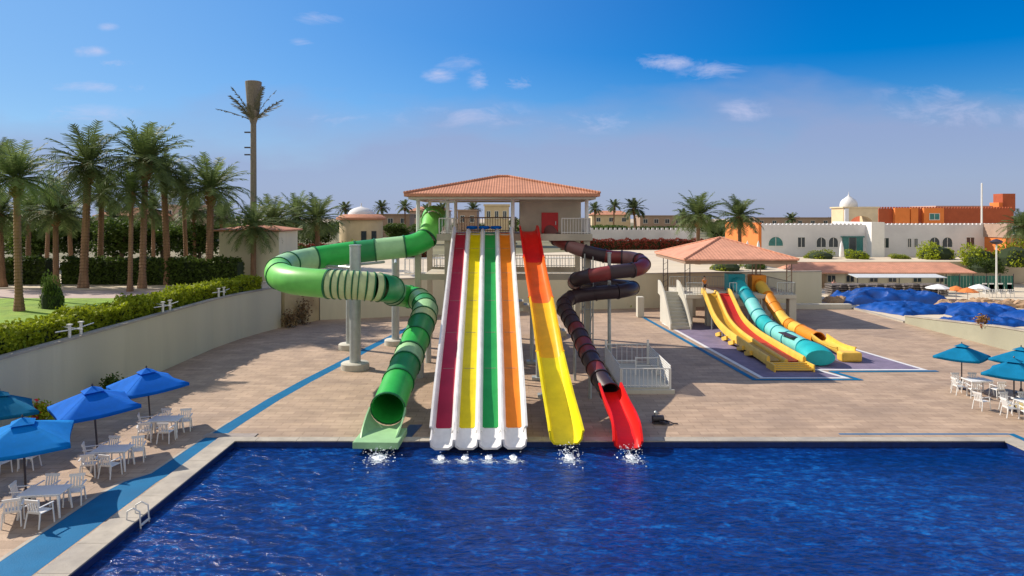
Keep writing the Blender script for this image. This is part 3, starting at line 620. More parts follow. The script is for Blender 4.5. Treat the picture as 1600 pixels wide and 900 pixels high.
def Z(py, d): return H - (py - HY) * d / F
r = empty('white_building', (X(1190, D), D, GZ), 'long white single-storey building with arched windows and teal doors at right', 'building')
m = MB(); m.bb(X(1190, D), X(1354, D), D, D + 14, GZ - .5, Z(351, D)); m.bb(X(1372, D), X(1582, D), D, D + 14, GZ - .5, Z(351, D)); m.build('wall', m_bwhite, r)
m = MB(); m.bb(X(1353, D), X(1373, D), D - 1.8, D + 12, GZ - .5, Z(347, D)); m.build('entrance_pier', M('bright_white_render', (.8, .8, .78), .85, .04), r)
m = MB()
for i in range(62):
    x = X(1192, D) + i * .66
    if X(1352, D) - .4 < x < X(1374, D): continue
    if x > X(1580, D) - .4: break
    m.bb(x, x + .34, D - .02, D + .3, Z(351, D) + .002, Z(351, D) + .22)
m.build('parapet', m_bwhite, r)
for cx, py0, w_, h_, a in [(1212, 384, 22, 14, 1), (1252, 386, 11, 15, 0), (1283, 386, 14, 15, 1), (1302, 386, 14, 15, 1), (1383, 387, 11, 15, 0), (1421, 386, 5, 13, 0), (1431, 386, 5, 13, 0), (1460, 386, 15, 15, 1), (1480, 386, 15, 15, 1), (1516, 387, 12, 16, 0), (1560, 387, 26, 14, 1)]:
    window(r, X(cx, D), Z(py0, D), w_ * D / F, h_ * D / F, D, bool(a), m_tglass if cx in (1212,) else m_glass)
for px in (1321, 1332, 1343): 
    m = MB(); m.bb(X(px - 5, D), X(px + 5, D), D - .1, D + .02, Z(397, D), Z(371, D)); m.build('glass_door', m_tglass if px != 1332 else m_glass, r)
m = MB(); m.bb(X(1313, D), X(1350, D), D - .22, D - .11, Z(371, D), Z(369, D)); m.build('lintel', m_tglass, r)
r = empty('orange_wing', (X(1137, D), D, GZ), 'plain bright orange end wall joined to the white building', 'building')
m = MB(); m.bb(X(1190, D) - .5, X(1190, D) - .02, D + .02, D + 18, GZ - .5, Z(350, D)); m.build('wall', m_borange, r); m = MB(); m.bb(X(1190, D) - .56, X(1190, D) - .03, D - .05, D + 18.1, Z(350, D) + .002, Z(350, D) + .2); m.build('coping_course', m_borange, r)
# cream arch with dome
E = 132.0
r = empty('domed_gate', (X(1338, E), E, GZ), 'cream gate pavilion with broad arch and pointed white dome', 'gate')
m = MB(); x0, x1, xa, xb = X(1318, E), X(1372, E), X(1328, E), X(1364, E); zb, zt_ = Z(352, E), Z(325, E)
cx = (xa + xb) / 2; rr = (xb - xa) / 2; pts = [(x0, GZ), (xa, GZ), (xa, zb)] + [(cx - rr * math.cos(math.pi * i / 14), zb + .2 + rr * .72 * math.sin(math.pi * i / 14)) for i in range(15)] + [(xb, zb), (xb, GZ), (x1, GZ), (x1, zt_), (x0, zt_)]
m.face_prism(pts, E, E + 1.2); m.bb(x0, xa, E + 1.2, E + 5, GZ, zt_); m.bb(xb, x1, E + 1.2, E + 5, GZ, zt_); m.build('arched_wall', m_bcream, r)
m = MB(); m.bb(x0 - .25, x1 + .25, E - .25, E + 5.2, zt_ + .002, zt_ + .25); m.build('cornice', m_bcream, r)
m = MB(); rd = 13 * E / F; m.lathe((X(1336, E), E + 2.5, zt_ + .25), [(rd, 0), (rd * 1.02, .35), (rd * .95, .9), (rd * .75, 1.35), (rd * .4, 1.75), (rd * .12, 2.1), (.05, 2.5), (.02, 2.9)], 24); m.build('dome', m_bwhite, r, True)
m = MB(); m.bb(X(1319, E), X(1325, E), E - .35, E - .02, GZ, zt_ - .1); m.build('pilaster', m_bwhite, r)
G_ = 150.0
r = empty('orange_fort', (X(1372, G_), G_, GZ), 'long brick-red and orange crenellated building above the white one', 'building')
m = MB(); m.bb(X(1373, G_), X(1584, G_), G_, G_ + 15, GZ, Z(326, G_)); m.build('wall', m_bdark, r)
for a, b in ((1395, 1418), (1419.5, 1431), (1440, 1471)):
    m = MB(); m.bb(X(a, G_), X(b, G_), G_ - .9, G_ - .02, GZ, Z(325, G_)); o = m.build('pilaster', m_borange, r)
m = MB()
for i in range(48):
    x = X(1374, G_) + i * .6; m.bb(x, x + .32, G_ + .02, G_ + .35, Z(326, G_) + .002, Z(326, G_) + .38)
m.build('crenellation', m_bdark, r)
window(r, X(1456, G_), Z(343, G_), 15 * G_ / F, 9 * G_ / F, G_ - .92, False, m_tglass)
m = MB(); m.bb(X(1480, G_), X(1600, G_), G_ + 4, G_ + 14, Z(330, G_), Z(321, G_)); m.build('upper_storey', m_pinkw, r)
m = MB(); m.bb(X(1577, G_), X(1597, G_), G_ + 2, G_ + 5, Z(330, G_), Z(302, G_)); m.build('turret', m_bdark, r); m = MB(); m.bb(X(1571, G_), X(1577, G_) - .03, G_ + 2, G_ + 5, Z(330, G_), Z(316, G_)); m.build('turret_step', m_borange, r)
r = empty('right_annex', (X(1590, 108), 108, GZ), 'small orange annex at the right photo edge beside the white building', 'building')
m = MB(); m.bb(X(1586, 108), X(1640, 108), 110, 122, GZ, Z(372, 108)); m.build('wall', m_borange, r); m = MB(); m.bb(X(1584, 108), X(1640, 108), 109.5, 122, Z(372, 108) + .01, Z(350, 108)); m.build('upper_wall', m_bbrown, r); window(r, X(1597, 108), Z(366, 108), 1, 1.2, 109.5 - .01, False, m_tglass)
r = empty('flag_pole', (X(1534, 140), 140, GZ), 'thin white pole rising above the orange building', 'pole'); m = MB(); m.rod((X(1534, 140), 140, GZ), (X(1534, 140), 140, Z(288, 140)), .2, 8, .14); m.build('shaft', m_steelw, r); m = MB(); m.lathe((X(1534, 140), 140, Z(288, 140)), [(.14, 0), (.18, .1), (.02, .3)], 8); m.build('finial', m_steelw, r)

# long white wall and rails beyond the plaza
for x0, x1, yy, z0, z1, l in [(X(916, 150), X(1090, 150), 150, GZ, Z(359, 150), 'long plain white wall behind the red hedge, right of the tower')]:
    r = empty('white_wall', (x0, yy, z0), l, 'wall'); m = MB(); m.bb(x0, x1, yy, yy + .5, z0, z1); m.build('wall_panel', m_bwhite, r)
    m = MB(); k = x0
    while k < x1 - .5: m.bb(k, k + .5, yy + .02, yy + .48, z1 + .002, z1 + .4); k += 1.0
    m.build('crenellation', m_bwhite, r)
def farhouse(px0, px1, d, py, mat, label, roof=None, nwin=3):
    r = empty('distant_house', (X((px0 + px1) / 2, d), d, GZ), label, 'building', 'distant houses'); zt_ = Z(py, d)
    m = MB(); m.bb(X(px0, d), X(px1, d), d, d + 12, GZ, zt_); m.build('wall', mat, r)
    m = MB()
    if roof: hiproof(m, X(px0, d) - .6, X(px1, d) + .6, d - .6, d + 12.6, zt_ + .16, zt_ + roof, (px1 - px0) * d / F * .3)
    else: m.bb(X(px0, d) - .2, X(px1, d) + .2, d - .2, d + 12.2, zt_ + .002, zt_ + .4)
    m.build('roof', m_roof if roof else mat, r)
    wd = (px1 - px0) * d / F
    for i in range(nwin): window(r, X(px0, d) + wd * (i + .5) / nwin, max(GZ + 1.2, zt_ - 2.6), min(1.6, wd / nwin * .4), 1.5, d)
for a in [(0, 60, 190, 341, m_bcream, 'distant cream house behind the left-most palms', 2, 3), (150, 235, 170, 338, m_bbrown, 'distant brown house behind the tallest date palms', 2.2, 4), (255, 330, 180, 322, m_pinkw, 'distant pinkish house seen between the palm trunks', 0, 4), (560, 640, 230, 336, m_bbrown, 'distant brown house right of the dome', 0, 4),
          (640, 700, 260, 330, m_pinkw, 'distant pale house beyond the left tower columns', 1.8, 3), (715, 745, 170, 330, m_bbrown, 'distant brown house seen under the roof, left', 0, 2), (757, 795, 150, 322, m_bcream, 'distant cream house seen under the middle of the tower roof', 0, 3), (925, 985, 280, 336, m_bcream, 'distant cream house just right of the tower', 1.8, 3), (1000, 1085, 270, 338, m_bbrown, 'distant brown house left of the canopy palms', 0, 5), (1180, 1300, 300, 341, m_bbrown, 'distant brown house behind the white building', 0, 6)]:
    farhouse(*a)
# domed pavilion at left
D2 = 125.0
r = empty('domed_pavilion', (X(557, D2), D2, GZ), 'round cream pavilion with terracotta rim and pale dome', 'pavilion')
cx = X(557, D2); m = MB(); m.lathe((cx, D2 + 4, GZ), [(3.9, -.3), (3.9, Z(344, D2) - GZ)], 24); m.build('drum', m_bcream, r, True)
zt_ = Z(344, D2); m = MB(); m.lathe((cx, D2 + 4, zt_), [(3.9, .0), (4.5, .1), (4.5, .45), (3.6, 1.0), (3.0, 1.05)], 24); m.build('rim_roof', m_roof, r, True)
m = MB(); m.lathe((cx, D2 + 4, zt_ + 1.0), [(2.4, 0), (2.3, .4), (1.9, .85), (1.2, 1.2), (.5, 1.4), (.12, 1.5), (.1, 2.0), (.02, 2.2)], 24); m.build('dome', m_bwhite, r, True)
for px in (568, 582): m = MB(); m.box((X(px, D2), D2 + .35 + (0 if px == 568 else .9), GZ + 2.6), (.9, .5, 2.6)); m.build('window', m_glass, r)
# gatehouse at left
r = empty('gatehouse', (X(396, 70), 70, GZ), 'plain cream gatehouse block behind the end of the left wall', 'building')
x0, x1 = X(349, 70), X(441, 70); m = MB(); m.bb(x0, x1, 69, 75, GZ - 1, Z(362, 70)); m.build('wall', m_wall, r)
m = MB(); hiproof(m, x0 - .5, x1 + .4, 68.5, 75.5, Z(360, 70) + .08, Z(352, 70), 1.2); m.build('roof', m_roof, r)
m = MB(); m.bb(x0 + .9, x0 + 1.9, 68.93, 68.99, GZ, GZ + 2.1); m.build('door', m_towerwall, r)
# flat salmon building beyond the blue tarps
D3 = 93.0
r = empty('service_building', (X(1390, D3), D3, 0), 'long low service building with flat salmon roof and small square openings', 'building')
m = MB(); m.bb(X(1292, D3), X(1512, D3), D3, D3 + 5, 0, Z(427, D3)); m.build('wall', m_wall, r)
m = MB(); hiproof(m, X(1236, D3), X(1520, D3), D3 - .8, D3 + 6, Z(427, D3) + .15, Z(413, D3) + .1, 10.5); m.build('roof', m_roof2, r)
for px in (1299, 1328, 1365, 1394, 1433, 1468, 1493): window(r, X(px, D3), Z(438, D3) - .2, 1.0, .85, D3, False, m_glass, m_towerwall)

# street lamp
p = Vector((X(1557, 88), 88, 0)); r = empty('street_lamp', p, 'tall white street lamp with a mushroom head near the right edge', 'street lamp')
m = MB(); m.rod(p, (p.x, p.y, Z(382, 88)), .12, 10, .09); m.build('pole', m_steelw, r); m = MB(); m.lathe((p.x, p.y, 0), [(.3, 0), (.3, .25), (.15, .3)], 12); m.build('base', m_steelw, r)
m = MB(); m.lathe((p.x, p.y, Z(382, 88)), [(.1, 0), (.5, .1), (.75, .35), (.35, .6), (.05, .7)], 16); m.build('lamp_head', m_dark, r, True)
# folded parasols against the orange wall
for px, py, l in ((1168, 391, 'folded white parasol by the orange wall, left one'), (1185, 392, 'folded white parasol by the orange wall, right one'), (1315, 411, 'folded white parasol between two round bushes')):
    d = 104; x = X(px, d); r = empty('folded_parasol', (x, d, GZ), l, 'parasol', 'folded white parasols'); m = MB(); m.rod((x, d, GZ), (x, d, GZ + 2.9), .04, 6); m.build('pole', m_steelw, r)
    m = MB(); m.lathe((x, d, GZ + .5), [(.3, 0), (.36, .2), (.3, 1.2), (.16, 2.0), (.03, 2.35)], 10); m.build('canopy', m_plastic, r, True)

# ------------------------------------------------------------------ slide tower
r = empty('slide_tower', (-1, 51, 0), 'cream slide tower with hipped terracotta roof and red door', 'tower')
FZ = 8.2
XS = [-6.35, -4.35, .05, 5.05]
for y in (47.6, 54.4):
    for x in XS:
        m = MB(); m.bb(x - .2, x + .2, y - .2, y + .2, 0, FZ - .45); m.build('column', m_towerwall, r, bevel=.02)
        m = MB(); m.rod((x, y, FZ), (x, y, 10.75), .13, 10); m.build('post', m_steelw, r)
m = MB(); m.bb(-6.7, 5.4, 47.2, 54.8, FZ - .45, FZ); m.build('platform', m_towerwall, r, bevel=.02)
for y in (47.6, 54.4):
    m = MB(); m.bb(-6.15, 4.85, y - .15, y + .15, 5.1, 5.5); m.build('beam', m_towerwall, r)
m = MB(); m.bb(-6.15, -3.3, 47.75, 54.25, 5.1, 5.35); m.build('landing', m_towerwall, r)
m = MB(); hiproof(m, -7.05, 5.75, 45.9, 56.1, 10.88, 12.25, .4, .2); m.build('roof', m_roof, r)
m = MB()
for (a, b) in (((-7.05, 45.9), (-1.05, 51)), ((5.75, 45.9), (-.25, 51)), ((-7.05, 56.1), (-1.05, 51)), ((5.75, 56.1), (-.25, 51))): m.rod((*a, 10.93), (*b, 12.3), .09, 6)
m.rod((-1.05, 51, 12.3), (-.25, 51, 12.3), .1, 6); m.build('ridge_tiles', m_roof, r)
m = MB(); m.bb(-6.8, 5.5, 46.15, 46.3, 10.5, 10.66); m.bb(-6.8, 5.5, 55.7, 55.85, 10.5, 10.66); m.bb(-6.8, -6.65, 46.3, 55.7, 10.5, 10.66); m.bb(5.35, 5.5, 46.3, 55.7, 10.5, 10.66); m.build('eave_beam', m_concrete, r)
m = MB(); m.bb(.55, 4.8, 49.0, 53.5, FZ, 10.66); m.build('room_wall', m_towerwall, r)
dr = MB(); dr.bb(2.05, 3.2, 48.9, 48.98, FZ + .02, FZ + 1.35 + .1); dd = dr.build('door', m_reddoor, r); m = MB(); m.bb(3.0, 3.06, 48.82, 48.9, FZ + .6, FZ + .85); m.build('handle', m_grey, dd)
def railing(root, a, b, z, h=1.05, step=.18, r_=.022, name='railing', mat=m_steelw, mid=False):
    m = MB(); a = Vector((*a, z)); b = Vector((*b, z)); n = max(1, int((b - a).length / step)); up = Vector((0, 0, h))
    m.rod(a + up, b + up, r_ * 1.5, 6); m.rod(a + Vector((0, 0, .1)), b + Vector((0, 0, .1)), r_ * 1.2, 6)
    for i in range(n + 1): p = a.lerp(b, i / n); m.rod(p, p + up, r_ * (1.6 if i in (0, n) else .9), 5)
    return m.build(name, mat, root)
railing(r, (3.35, 47.35), (5.25, 47.35), FZ); railing(r, (5.25, 47.35), (5.25, 54.6), FZ); railing(r, (-3.9, 54.6), (.3, 54.6), FZ, 1.1, .2, .03, 'railing', m_bbrown); railing(r, (-6.5, 48.2), (-6.5, 54.6), FZ); railing(r, (-6.5, 54.6), (-3.9, 54.6), FZ); railing(r, (-4.9, 47.35), (-4.1, 47.35), FZ)
# stair behind
m = MB()
for i in range(18): m.bb(-3.3 + i * .42, -3.3 + (i + 1) * .42, 55.0, 56.6, max(.0, 5.1 - .0 - i * .29 - .25), max(.29, 5.35 - i * .29))
m.build('stair', m_towerwall, r)
m = MB()
for i in range(12): m.bb(-3.0 - i * .24, -3.0 - (i - 1) * .24, 55.0, 56.4, 5.2 + i * .25, 5.45 + i * .25)
m.build('stair', m_towerwall, r)
m = MB(); m.bb(-5.6, -4.6, 47.8, 48.0, 8.32, 10.4); 
railing(r, (-6.0, 54.35), (5.0, 54.35), 5.5, .9, .22, .025)
# boards with writing-free notices hanging on the posts
m = MB(); m.bb(-4.9, -3.8, 47.4, 47.46, 10.28, 10.42); m.build('notice_board', m_steelw, r)
for x, l in ((-2.75, 'left'), (-1.9, 'middle'), (-1.1, 'right')):
    k = MB(); k.lathe((x, 48.35, FZ + .28), [(.05, 0), (.34, .04), (.4, .14), (.34, .24), (.05, .26)], 16); tag(k.build('mat_roll', m_ub, smooth=True), f'blue rolled slide mat on top of the racer slide, {l} one', 'slide mat', 'blue slide mats')
# plaza railing behind the tower
r2 = empty('plaza_fence', (1, 78, GZ), 'white picket railing on the plaza seen behind the tower legs', 'fence'); railing(r2, (-12, 79), (12, 80), GZ, 1.7, .5, .06, 'railing')

# ------------------------------------------------------------------ four-lane slide
prof_d = [(48.3, 8.3), (47.4, 8.25), (46.2, 7.75), (44, 6.85), (41, 5.55), (37, 3.9), (33.6, 2.5), (31.2, 1.45), (29.9, .75), (29.2, .35), (28.75, .16), (28.35, .08)]
LP = cr([Vector((-2.0 + (48.3 - d) * .0325, d, z)) for d, z in prof_d], .5)
r = empty('racer_slide', (-1.5, 38, 0), 'white four-lane racer slide with crimson, yellow, green and orange lanes', 'water slide')
def offs(path, u, v=0):
    out = []
    for i, p in enumerate(path):
        a = path[max(0, i - 1)]; b = path[min(len(path) - 1, i + 1)]; t = (b - a).normalized(); n = t.cross(Vector((0, 0, 1))).normalized(); w_ = n.cross(t); out.append(p + n * u + w_ * v)
    return out
idx0 = lambda path, d: min(range(len(path)), key=lambda i: abs(path[i].y - d))
m_seam = M('seam_sealant', (.3, .24, .2), .7)
i_end = next(i for i, p in enumerate(LP) if p.y < 29.75)
# path runs towards the camera, so +u is the left of the photo
for k, (mt, lb) in enumerate(((m_crim, 'crimson lane'), (m_yel, 'yellow lane'), (m_lgreen, 'green lane'), (m_or, 'orange lane'))):
    c = (1.5 - k) * .98; w_ = .33; m = MB(); m.sweep(LP[:i_end + 1], [(c - w_, .0), (c - w_ * .6, -.035), (c + w_ * .6, -.035), (c + w_, .0), (c + w_, -.1), (c - w_, -.1)]); tag(m.build('lane', mt, r, True), lb)
    m = MB(); m.sweep(LP[i_end:], [(c - .43, .3), (c - .4, .06), (c - .25, -.05), (c + .25, -.05), (c + .4, .06), (c + .43, .3), (c + .49, .3), (c + .46, 0), (c + .28, -.14), (c - .28, -.14), (c - .46, 0), (c - .49, .3)]); m.build('lane_end', m_white, r, True)
for k in range(4):
    c = (1.5 - k) * .98
    for d in (45.2, 42.1, 39.0, 35.9, 32.8):
        p_ = LP[idx0(LP, d + (k % 2) * .25)]; m = MB(); m.sweep([p_ + (LP[idx0(LP, d - 1)] - p_).normalized() * q for q in (0, .025)], [(c - .3, -.012), (c - .2, -.024), (c + .2, -.024), (c + .3, -.012), (c + .3, -.03), (c - .3, -.03)]); m.build('lane_seam', m_seam, r)
for k in range(3):
    c = (1 - k) * .98; m = MB(); m.sweep(LP[:i_end + 2], [(c - .16, .0), (c - .1, .2), (c - .04, .26), (c + .04, .26), (c + .1, .2), (c + .16, 0), (c + .16, -.1), (c - .16, -.1)]); m.build('divider', m_white, r, True)
for s in (-1, 1):
    c = s * 1.8; m = MB(); m.sweep(LP[:i_end + 2], [(q[0] * s, q[1]) for q in ((1.8, 0), (1.86, .3), (1.93, .42), (2.02, .42), (2.03, .36), (1.97, .3), (1.92, -.14), (1.8, -.14))]); m.build('side_wall', m_white, r, True)
m = MB(); m.sweep(LP[:i_end + 1], [(-1.8, -.101), (1.8, -.101), (1.8, -.2), (-1.8, -.2)]); m.build('underside', m_white, r)
for d in (45, 41, 37, 33.5):
    c = min(LP, key=lambda p: abs(p.y - d))
    for s in (-1, 1):
        m = MB(); m.rod((c.x + s * 1.3, c.y, 0), (c.x + s * 1.3, c.y, c.z - .25), .11, 10); m.box((c.x + s * 1.3, c.y, .08), (.6, .6, .16)); m.build('support_leg', m_grey, r)
    m = MB(); m.rod((c.x - 1.7, c.y, c.z - .32), (c.x + 1.7, c.y, c.z - .32), .09, 8); m.build('cross_beam', m_grey, r)
    m = MB(); m.rod((c.x - 1.3, c.y, .3), (c.x + 1.3, c.y, c.z - .5), .05, 6); m.build('brace', m_grey, r)
for s in (-1, 1):
    m = MB(); m.rod((LP[0].x + s * 1.98, 48.2, 8.2), (LP[0].x + s * 1.98, 48.2, 9.3), .06, 8); m.build('top_post', m_steelw, r)

# ------------------------------------------------------------------ open slide red-orange-yellow
prof2 = [(48.4, 8.35, 1.1), (47.5, 8.3, 1.15), (46.3, 7.8, 1.2), (44, 6.7, 1.32), (41.4, 5.55, 1.45), (39, 4.75, 1.56), (36, 3.6, 1.7), (33.5, 2.35, 1.84), (31.6, 1.3, 1.97), (30.4, .7, 2.07), (29.4, .32, 2.15), (28.6, .12, 2.2)]
SP = cr([Vector((x, d, z)) for d, z, x in prof2], .45)
r = empty('open_slide', (1.6, 38, 0), 'single open trough slide changing from red through orange to yellow', 'water slide')
def trough(w_, h_, t=.05): return [(-w_, h_), (-w_ * .93, h_ * .35), (-w_ * .72, .03), (-w_ * .3, 0), (w_ * .3, 0), (w_ * .72, .03), (w_ * .93, h_ * .35), (w_, h_), (w_ + .09, h_), (w_ + .1, h_ - .06), (w_ + t, h_ - .07), (w_ * .97 + t, h_ * .3), (w_ * .75 + t * .5, -.04), (0, -.07), (-w_ * .75 - t * .5, -.04), (-w_ * .97 - t, h_ * .3), (-w_ - t, h_ - .07), (-w_ - .1, h_ - .06), (-w_ - .09, h_)]
def idx(path, d): return min(range(len(path)), key=lambda i: abs(path[i].y - d))
cuts = [(48.4, 43.6, m_red, 'red upper section'), (43.6, 38.6, m_orr, 'orange middle section'), (38.6, 33.9, m_amb, 'amber lower section'), (33.9, 28.5, m_yy, 'bright yellow end section')]
for a, b, mt, lb in cuts:
    seg = SP[idx(SP, a):idx(SP, b) + 1]; m = MB(); m.sweep(seg, (lambda t: trough(.56 + .08 * t, .42 + .28 * math.sin(math.pi * min(1, t * 1.2) / 2) * (1 if t < .8 else 1 - (t - .8) * 2.2))) if mt == m_yy else trough(.56, .42)); tag(m.build('trough_section', mt, r, True), lb)
for a in (43.6, 38.6, 33.9):
    c = SP[idx(SP, a)]; m = MB(); m.sweep([c + Vector((0, .05, .02)), c - Vector((0, .05, .02))], [(x * 1.05, z - .03 if z < .1 else z) for x, z in trough(.57, .42)]); m.build('joint_flange', m_orr if a > 36 else m_amb, r)
for d in (45, 40.5, 36.5, 32.5):
    c = SP[idx(SP, d)]
    m = MB(); m.rod((c.x, c.y, 0), (c.x, c.y, c.z - .1), .13, 10); m.box((c.x, c.y, .08), (.7, .7, .16)); m.build('support_leg', m_grey, r); m = MB(); m.rod((c.x - .55, c.y, c.z - .15), (c.x + .55, c.y, c.z - .15), .07, 8); m.build('cross_beam', m_grey, r)

# ------------------------------------------------------------------ tube slides
def tubeslide(root, path, rad, secs, flange_mat, fl_r, cum_mode=None):
    """secs: list of (length share, material)"""
    L = [0]
    for a, b in zip(path, path[1:]): L.append(L[-1] + (b - a).length)
    T = L[-1]; s = 0; tot = sum(q[0] for q in secs)
    def ix(l): return min(range(len(L)), key=lambda i: abs(L[i] - l))
    for k, (sh, mt) in enumerate(secs):
        a, b = ix(s / tot * T), ix((s + sh) / tot * T); s += sh
        if b <= a: continue
        m = MB(); m.shell(path[a:b + 1], rad); m.build('tube_section', mt, root, True)
        if b < len(path) - 1 or True:
            p = path[b]; t = (path[b] - path[b - 1]).normalized(); m = hw = .03 if mt == m_gy else .05; m = MB(); m.shell([p - t * hw, p + t * hw], rad + fl_r, fl_r - .002 + .0); m.build('flange', flange_mat, root, True)
gp = [P(676, 346, 49.2), P(674, 356, 48.2), P(666, 372, 47.4), P(645, 383, 47.0), P(600, 389, 46.6), P(540, 396, 46), P(485, 405, 44.8), P(448, 414, 42.5), P(434, 426, 39.8), P(452, 437, 37.2), P(505, 443, 36.2), P(560, 446, 36.2), P(600, 450, 36.9), P(614, 454, 39.2), P(611, 456, 41.8), P(614, 459, 44.2), P(630, 462, 46.2), P(650, 466, 46.2), P(662, 475, 44.3), P(664, 489, 41.4), P(654, 519, 38.7), P(640, 554, 36), P(622, 598, 33), P(606, 638, 30.7)]
GP = cr(gp, .3)
r = empty('green_tube_slide', (-7, 40, 0), 'large green enclosed tube slide in alternating green sections with a wide curl', 'water slide')
def ctrl_len(path, pts, f):
    i = min(int(f), len(pts) - 2); q = Vector(pts[i]).lerp(Vector(pts[i + 1]), f - i)
    k = min(range(len(path)), key=lambda n: (path[n] - q).length); return sum((b - a).length for a, b in zip(path[:k], path[1:k + 1]))
gm = [(2, m_gl), (3.3, m_gm), (4.3, m_gp), (4.7, m_gd), (5.9, m_gm), (6.9, m_gp), (7.7, m_gp), (8.5, m_gl), (10.15, m_gl)] + [(10.15 + .19 * k, m_gy) for k in range(1, 9)] + [(12.6, m_gd), (15, m_gd), (16.4, m_gm), (17.2, m_gm), (18.1, m_gp), (18.8, m_gd), (19.3, m_gp), (19.65, m_gy), (20.3, m_gd), (21.0, m_gm), (21.4, m_gp), (22.05, m_gd), (23, m_gm)]
G1 = []; lp = 0
for f_, mt in gm: l_ = ctrl_len(GP, gp, f_); G1.append((max(.05, l_ - lp), mt)); lp = l_
tubeslide(r, GP, .73, G1, m_gin, .05)
# entrance hood
m = MB(); m.sweep(cr([P(679, 341, 50.2), P(676, 346, 49.2)], .3), lambda t: [(math.cos(R(a)) * (.9 - .1 * t), math.sin(R(a)) * (.95 - .1 * t)) for a in range(-30, 211, 20)] + [(math.cos(R(a)) * (.84 - .1 * t), math.sin(R(a)) * (.89 - .1 * t)) for a in range(210, -31, -20)]); m.build('entrance_hood', m_gl, r, True)
# run-out tray
e = GP[-1]; dr_ = (GP[-1] - GP[-4]).normalized(); dr_.z = 0; dr_.normalize()
tp_ = cr([e + Vector((0, 0, -.03)) + dr_ * .06, e + dr_ * .7 + Vector((0, 0, -.12)), e + dr_ * 1.4 + Vector((0, 0, -.24)), e + dr_ * 2.15 + Vector((0, 0, -.3))], .25)
def tray(t):
    a0 = 8 - 44 * t; n = 14; rr = .76 + .06 * t
    o = [(-math.cos(R(a0 + 0)) * rr, 0)]; ang = [180 - a0 + (180 + 2 * a0) * i / n for i in range(n + 1)]
    return [(math.cos(R(q)) * rr, math.sin(R(q)) * rr) for q in ang] + [(math.cos(R(q)) * (rr + .06), math.sin(R(q)) * (rr + .06)) for q in reversed(ang)]
m = MB(); m.sweep(tp_, tray); m.build('runout_tray', m_gp, r, True)
m = MB(); q0 = e + dr_ * 1.2; m.box((q0.x, q0.y - .25, .14), (1.85, 2.0, .28), math.atan2(dr_.y, dr_.x) + R(90)); m.build('tray_base', m_gp, r, bevel=.03)
def column(root, x, y, z, rr=.33, base=True, arm=None):
    m = MB(); m.rod((x, y, 0), (x, y, z), rr, 20); m.lathe((x, y, z), [(rr + .04, 0), (rr + .04, .06), (.05, .08)], 16); m.build('support_column', m_grey, root, True)
    if base: m = MB(); m.lathe((x, y, 0), [(rr + .52, 0), (rr + .52, .36), (rr + .44, .42), (.1, .42)], 24); m.build('plinth', m_concrete, root, True)
    if arm:
        for a in arm:
            m = MB(); m.rod((x, y, a[2]), a, .09, 8); m.build('support_arm', m_grey, root)
cx_, cy_ = X(555, 43.3), 43.3
column(r, cx_, cy_, Z(384, 43.3), .34, True, [(X(505, 45.3), 45.3, 6.2), (X(560, 37.0), 37.0, 5.0), (X(600, 46), 46, 6.4)])
column(r, X(546, 49.8), 49.8, Z(404, 49.8), .24, True, [(X(560, 47), 47, 5.9)])
column(r, X(618, 51.5), 51.5, Z(404, 51.5), .28, True, [(X(618, 47.5), 47.5, 6.2)])
column(r, X(655, 40.2), 40.9, 2.6, .18, False); column(r, X(630, 34.6), 34.6, .9, .15, False); column(r, X(664, 43.4), 45.2, 3.6, .18, False)
# dark tube
bpth = [P(858, 359, 49.2), P(866, 371, 48.4), P(884, 381, 47.8), P(908, 391, 47.3), P(950, 401, 47), P(984, 403, 46.6), P(1004, 410, 45.3), P(998, 420, 43.8), P(960, 425, 43.3), P(928, 430, 43.4), P(903, 436, 44.2), P(900, 442, 46), P(930, 445, 47.4), P(968, 447, 47.2), P(988, 450, 45.9), P(970, 455, 44.6), P(925, 459, 44.6), P(893, 465, 44.4), P(881, 478, 43), P(890, 497, 41), P(903, 519, 39), P(914, 543, 37), P(926, 567, 35.3), P(938, 591, 33.8), P(952, 612, 32.6)]
BP = cr(bpth, .25)
r = empty('dark_tube_slide', (6.5, 42, 0), 'narrow black and maroon spiral tube slide ending in a red chute', 'water slide')
S2 = [(1.2, m_dkp), (1.3, m_dkr), (1.1, m_dkp), (1.4, m_dk), (1.3, m_dkr), (1.3, m_dkp), (1.3, m_dkr), (1.5, m_dkr), (1.5, m_dk), (1.3, m_dkr), (1.4, m_dk), (1.5, m_dkr), (1.5, m_dk), (2, m_dk), (2, m_dk), (2, m_dk), (1.5, m_dk), (1.6, m_dk), (1.3, m_dk), (1, m_dk), (1, m_dk), (1, m_dk), (1.1, m_dk), (1, m_dkr), (1, m_dk), (1, m_dkr), (1, m_dkr), (1., m_dk), (1.1, m_dkr), (1.2, m_dk)]
tubeslide(r, BP, .44, S2, m_dk, .05)
e = BP[-1]; cp = cr([e + Vector((.02, .1, -.05)), P(963, 640, 31.3) + Vector((0, 0, -.05)), P(973, 664, 30.2), P(979, 686, 29.0) + Vector((0, 0, .02)), P(981, 698, 28.4) + Vector((0, 0, -.05))], .3)
m = MB(); m.sweep(cp, lambda t: trough(.46 + .06 * t, .52 + .12 * t - (.3 * (t - .8) / .2 if t > .8 else 0))); tag(m.build('end_chute', m_red, r, True), 'bright red open end chute')
column(r, X(952, 45.3), 45.3, 7.0, .11, False, [(X(952, 47), 47, 6.2), (X(952, 43.5), 43.5, 5.4), (X(952, 47.2), 47.2, 4.6), (X(950, 44.6), 44.6, 4.2)])
m = MB(); m.box((X(952, 45.3), 45.3, .08), (.6, .6, .16)); m.build('plinth', m_concrete, r)
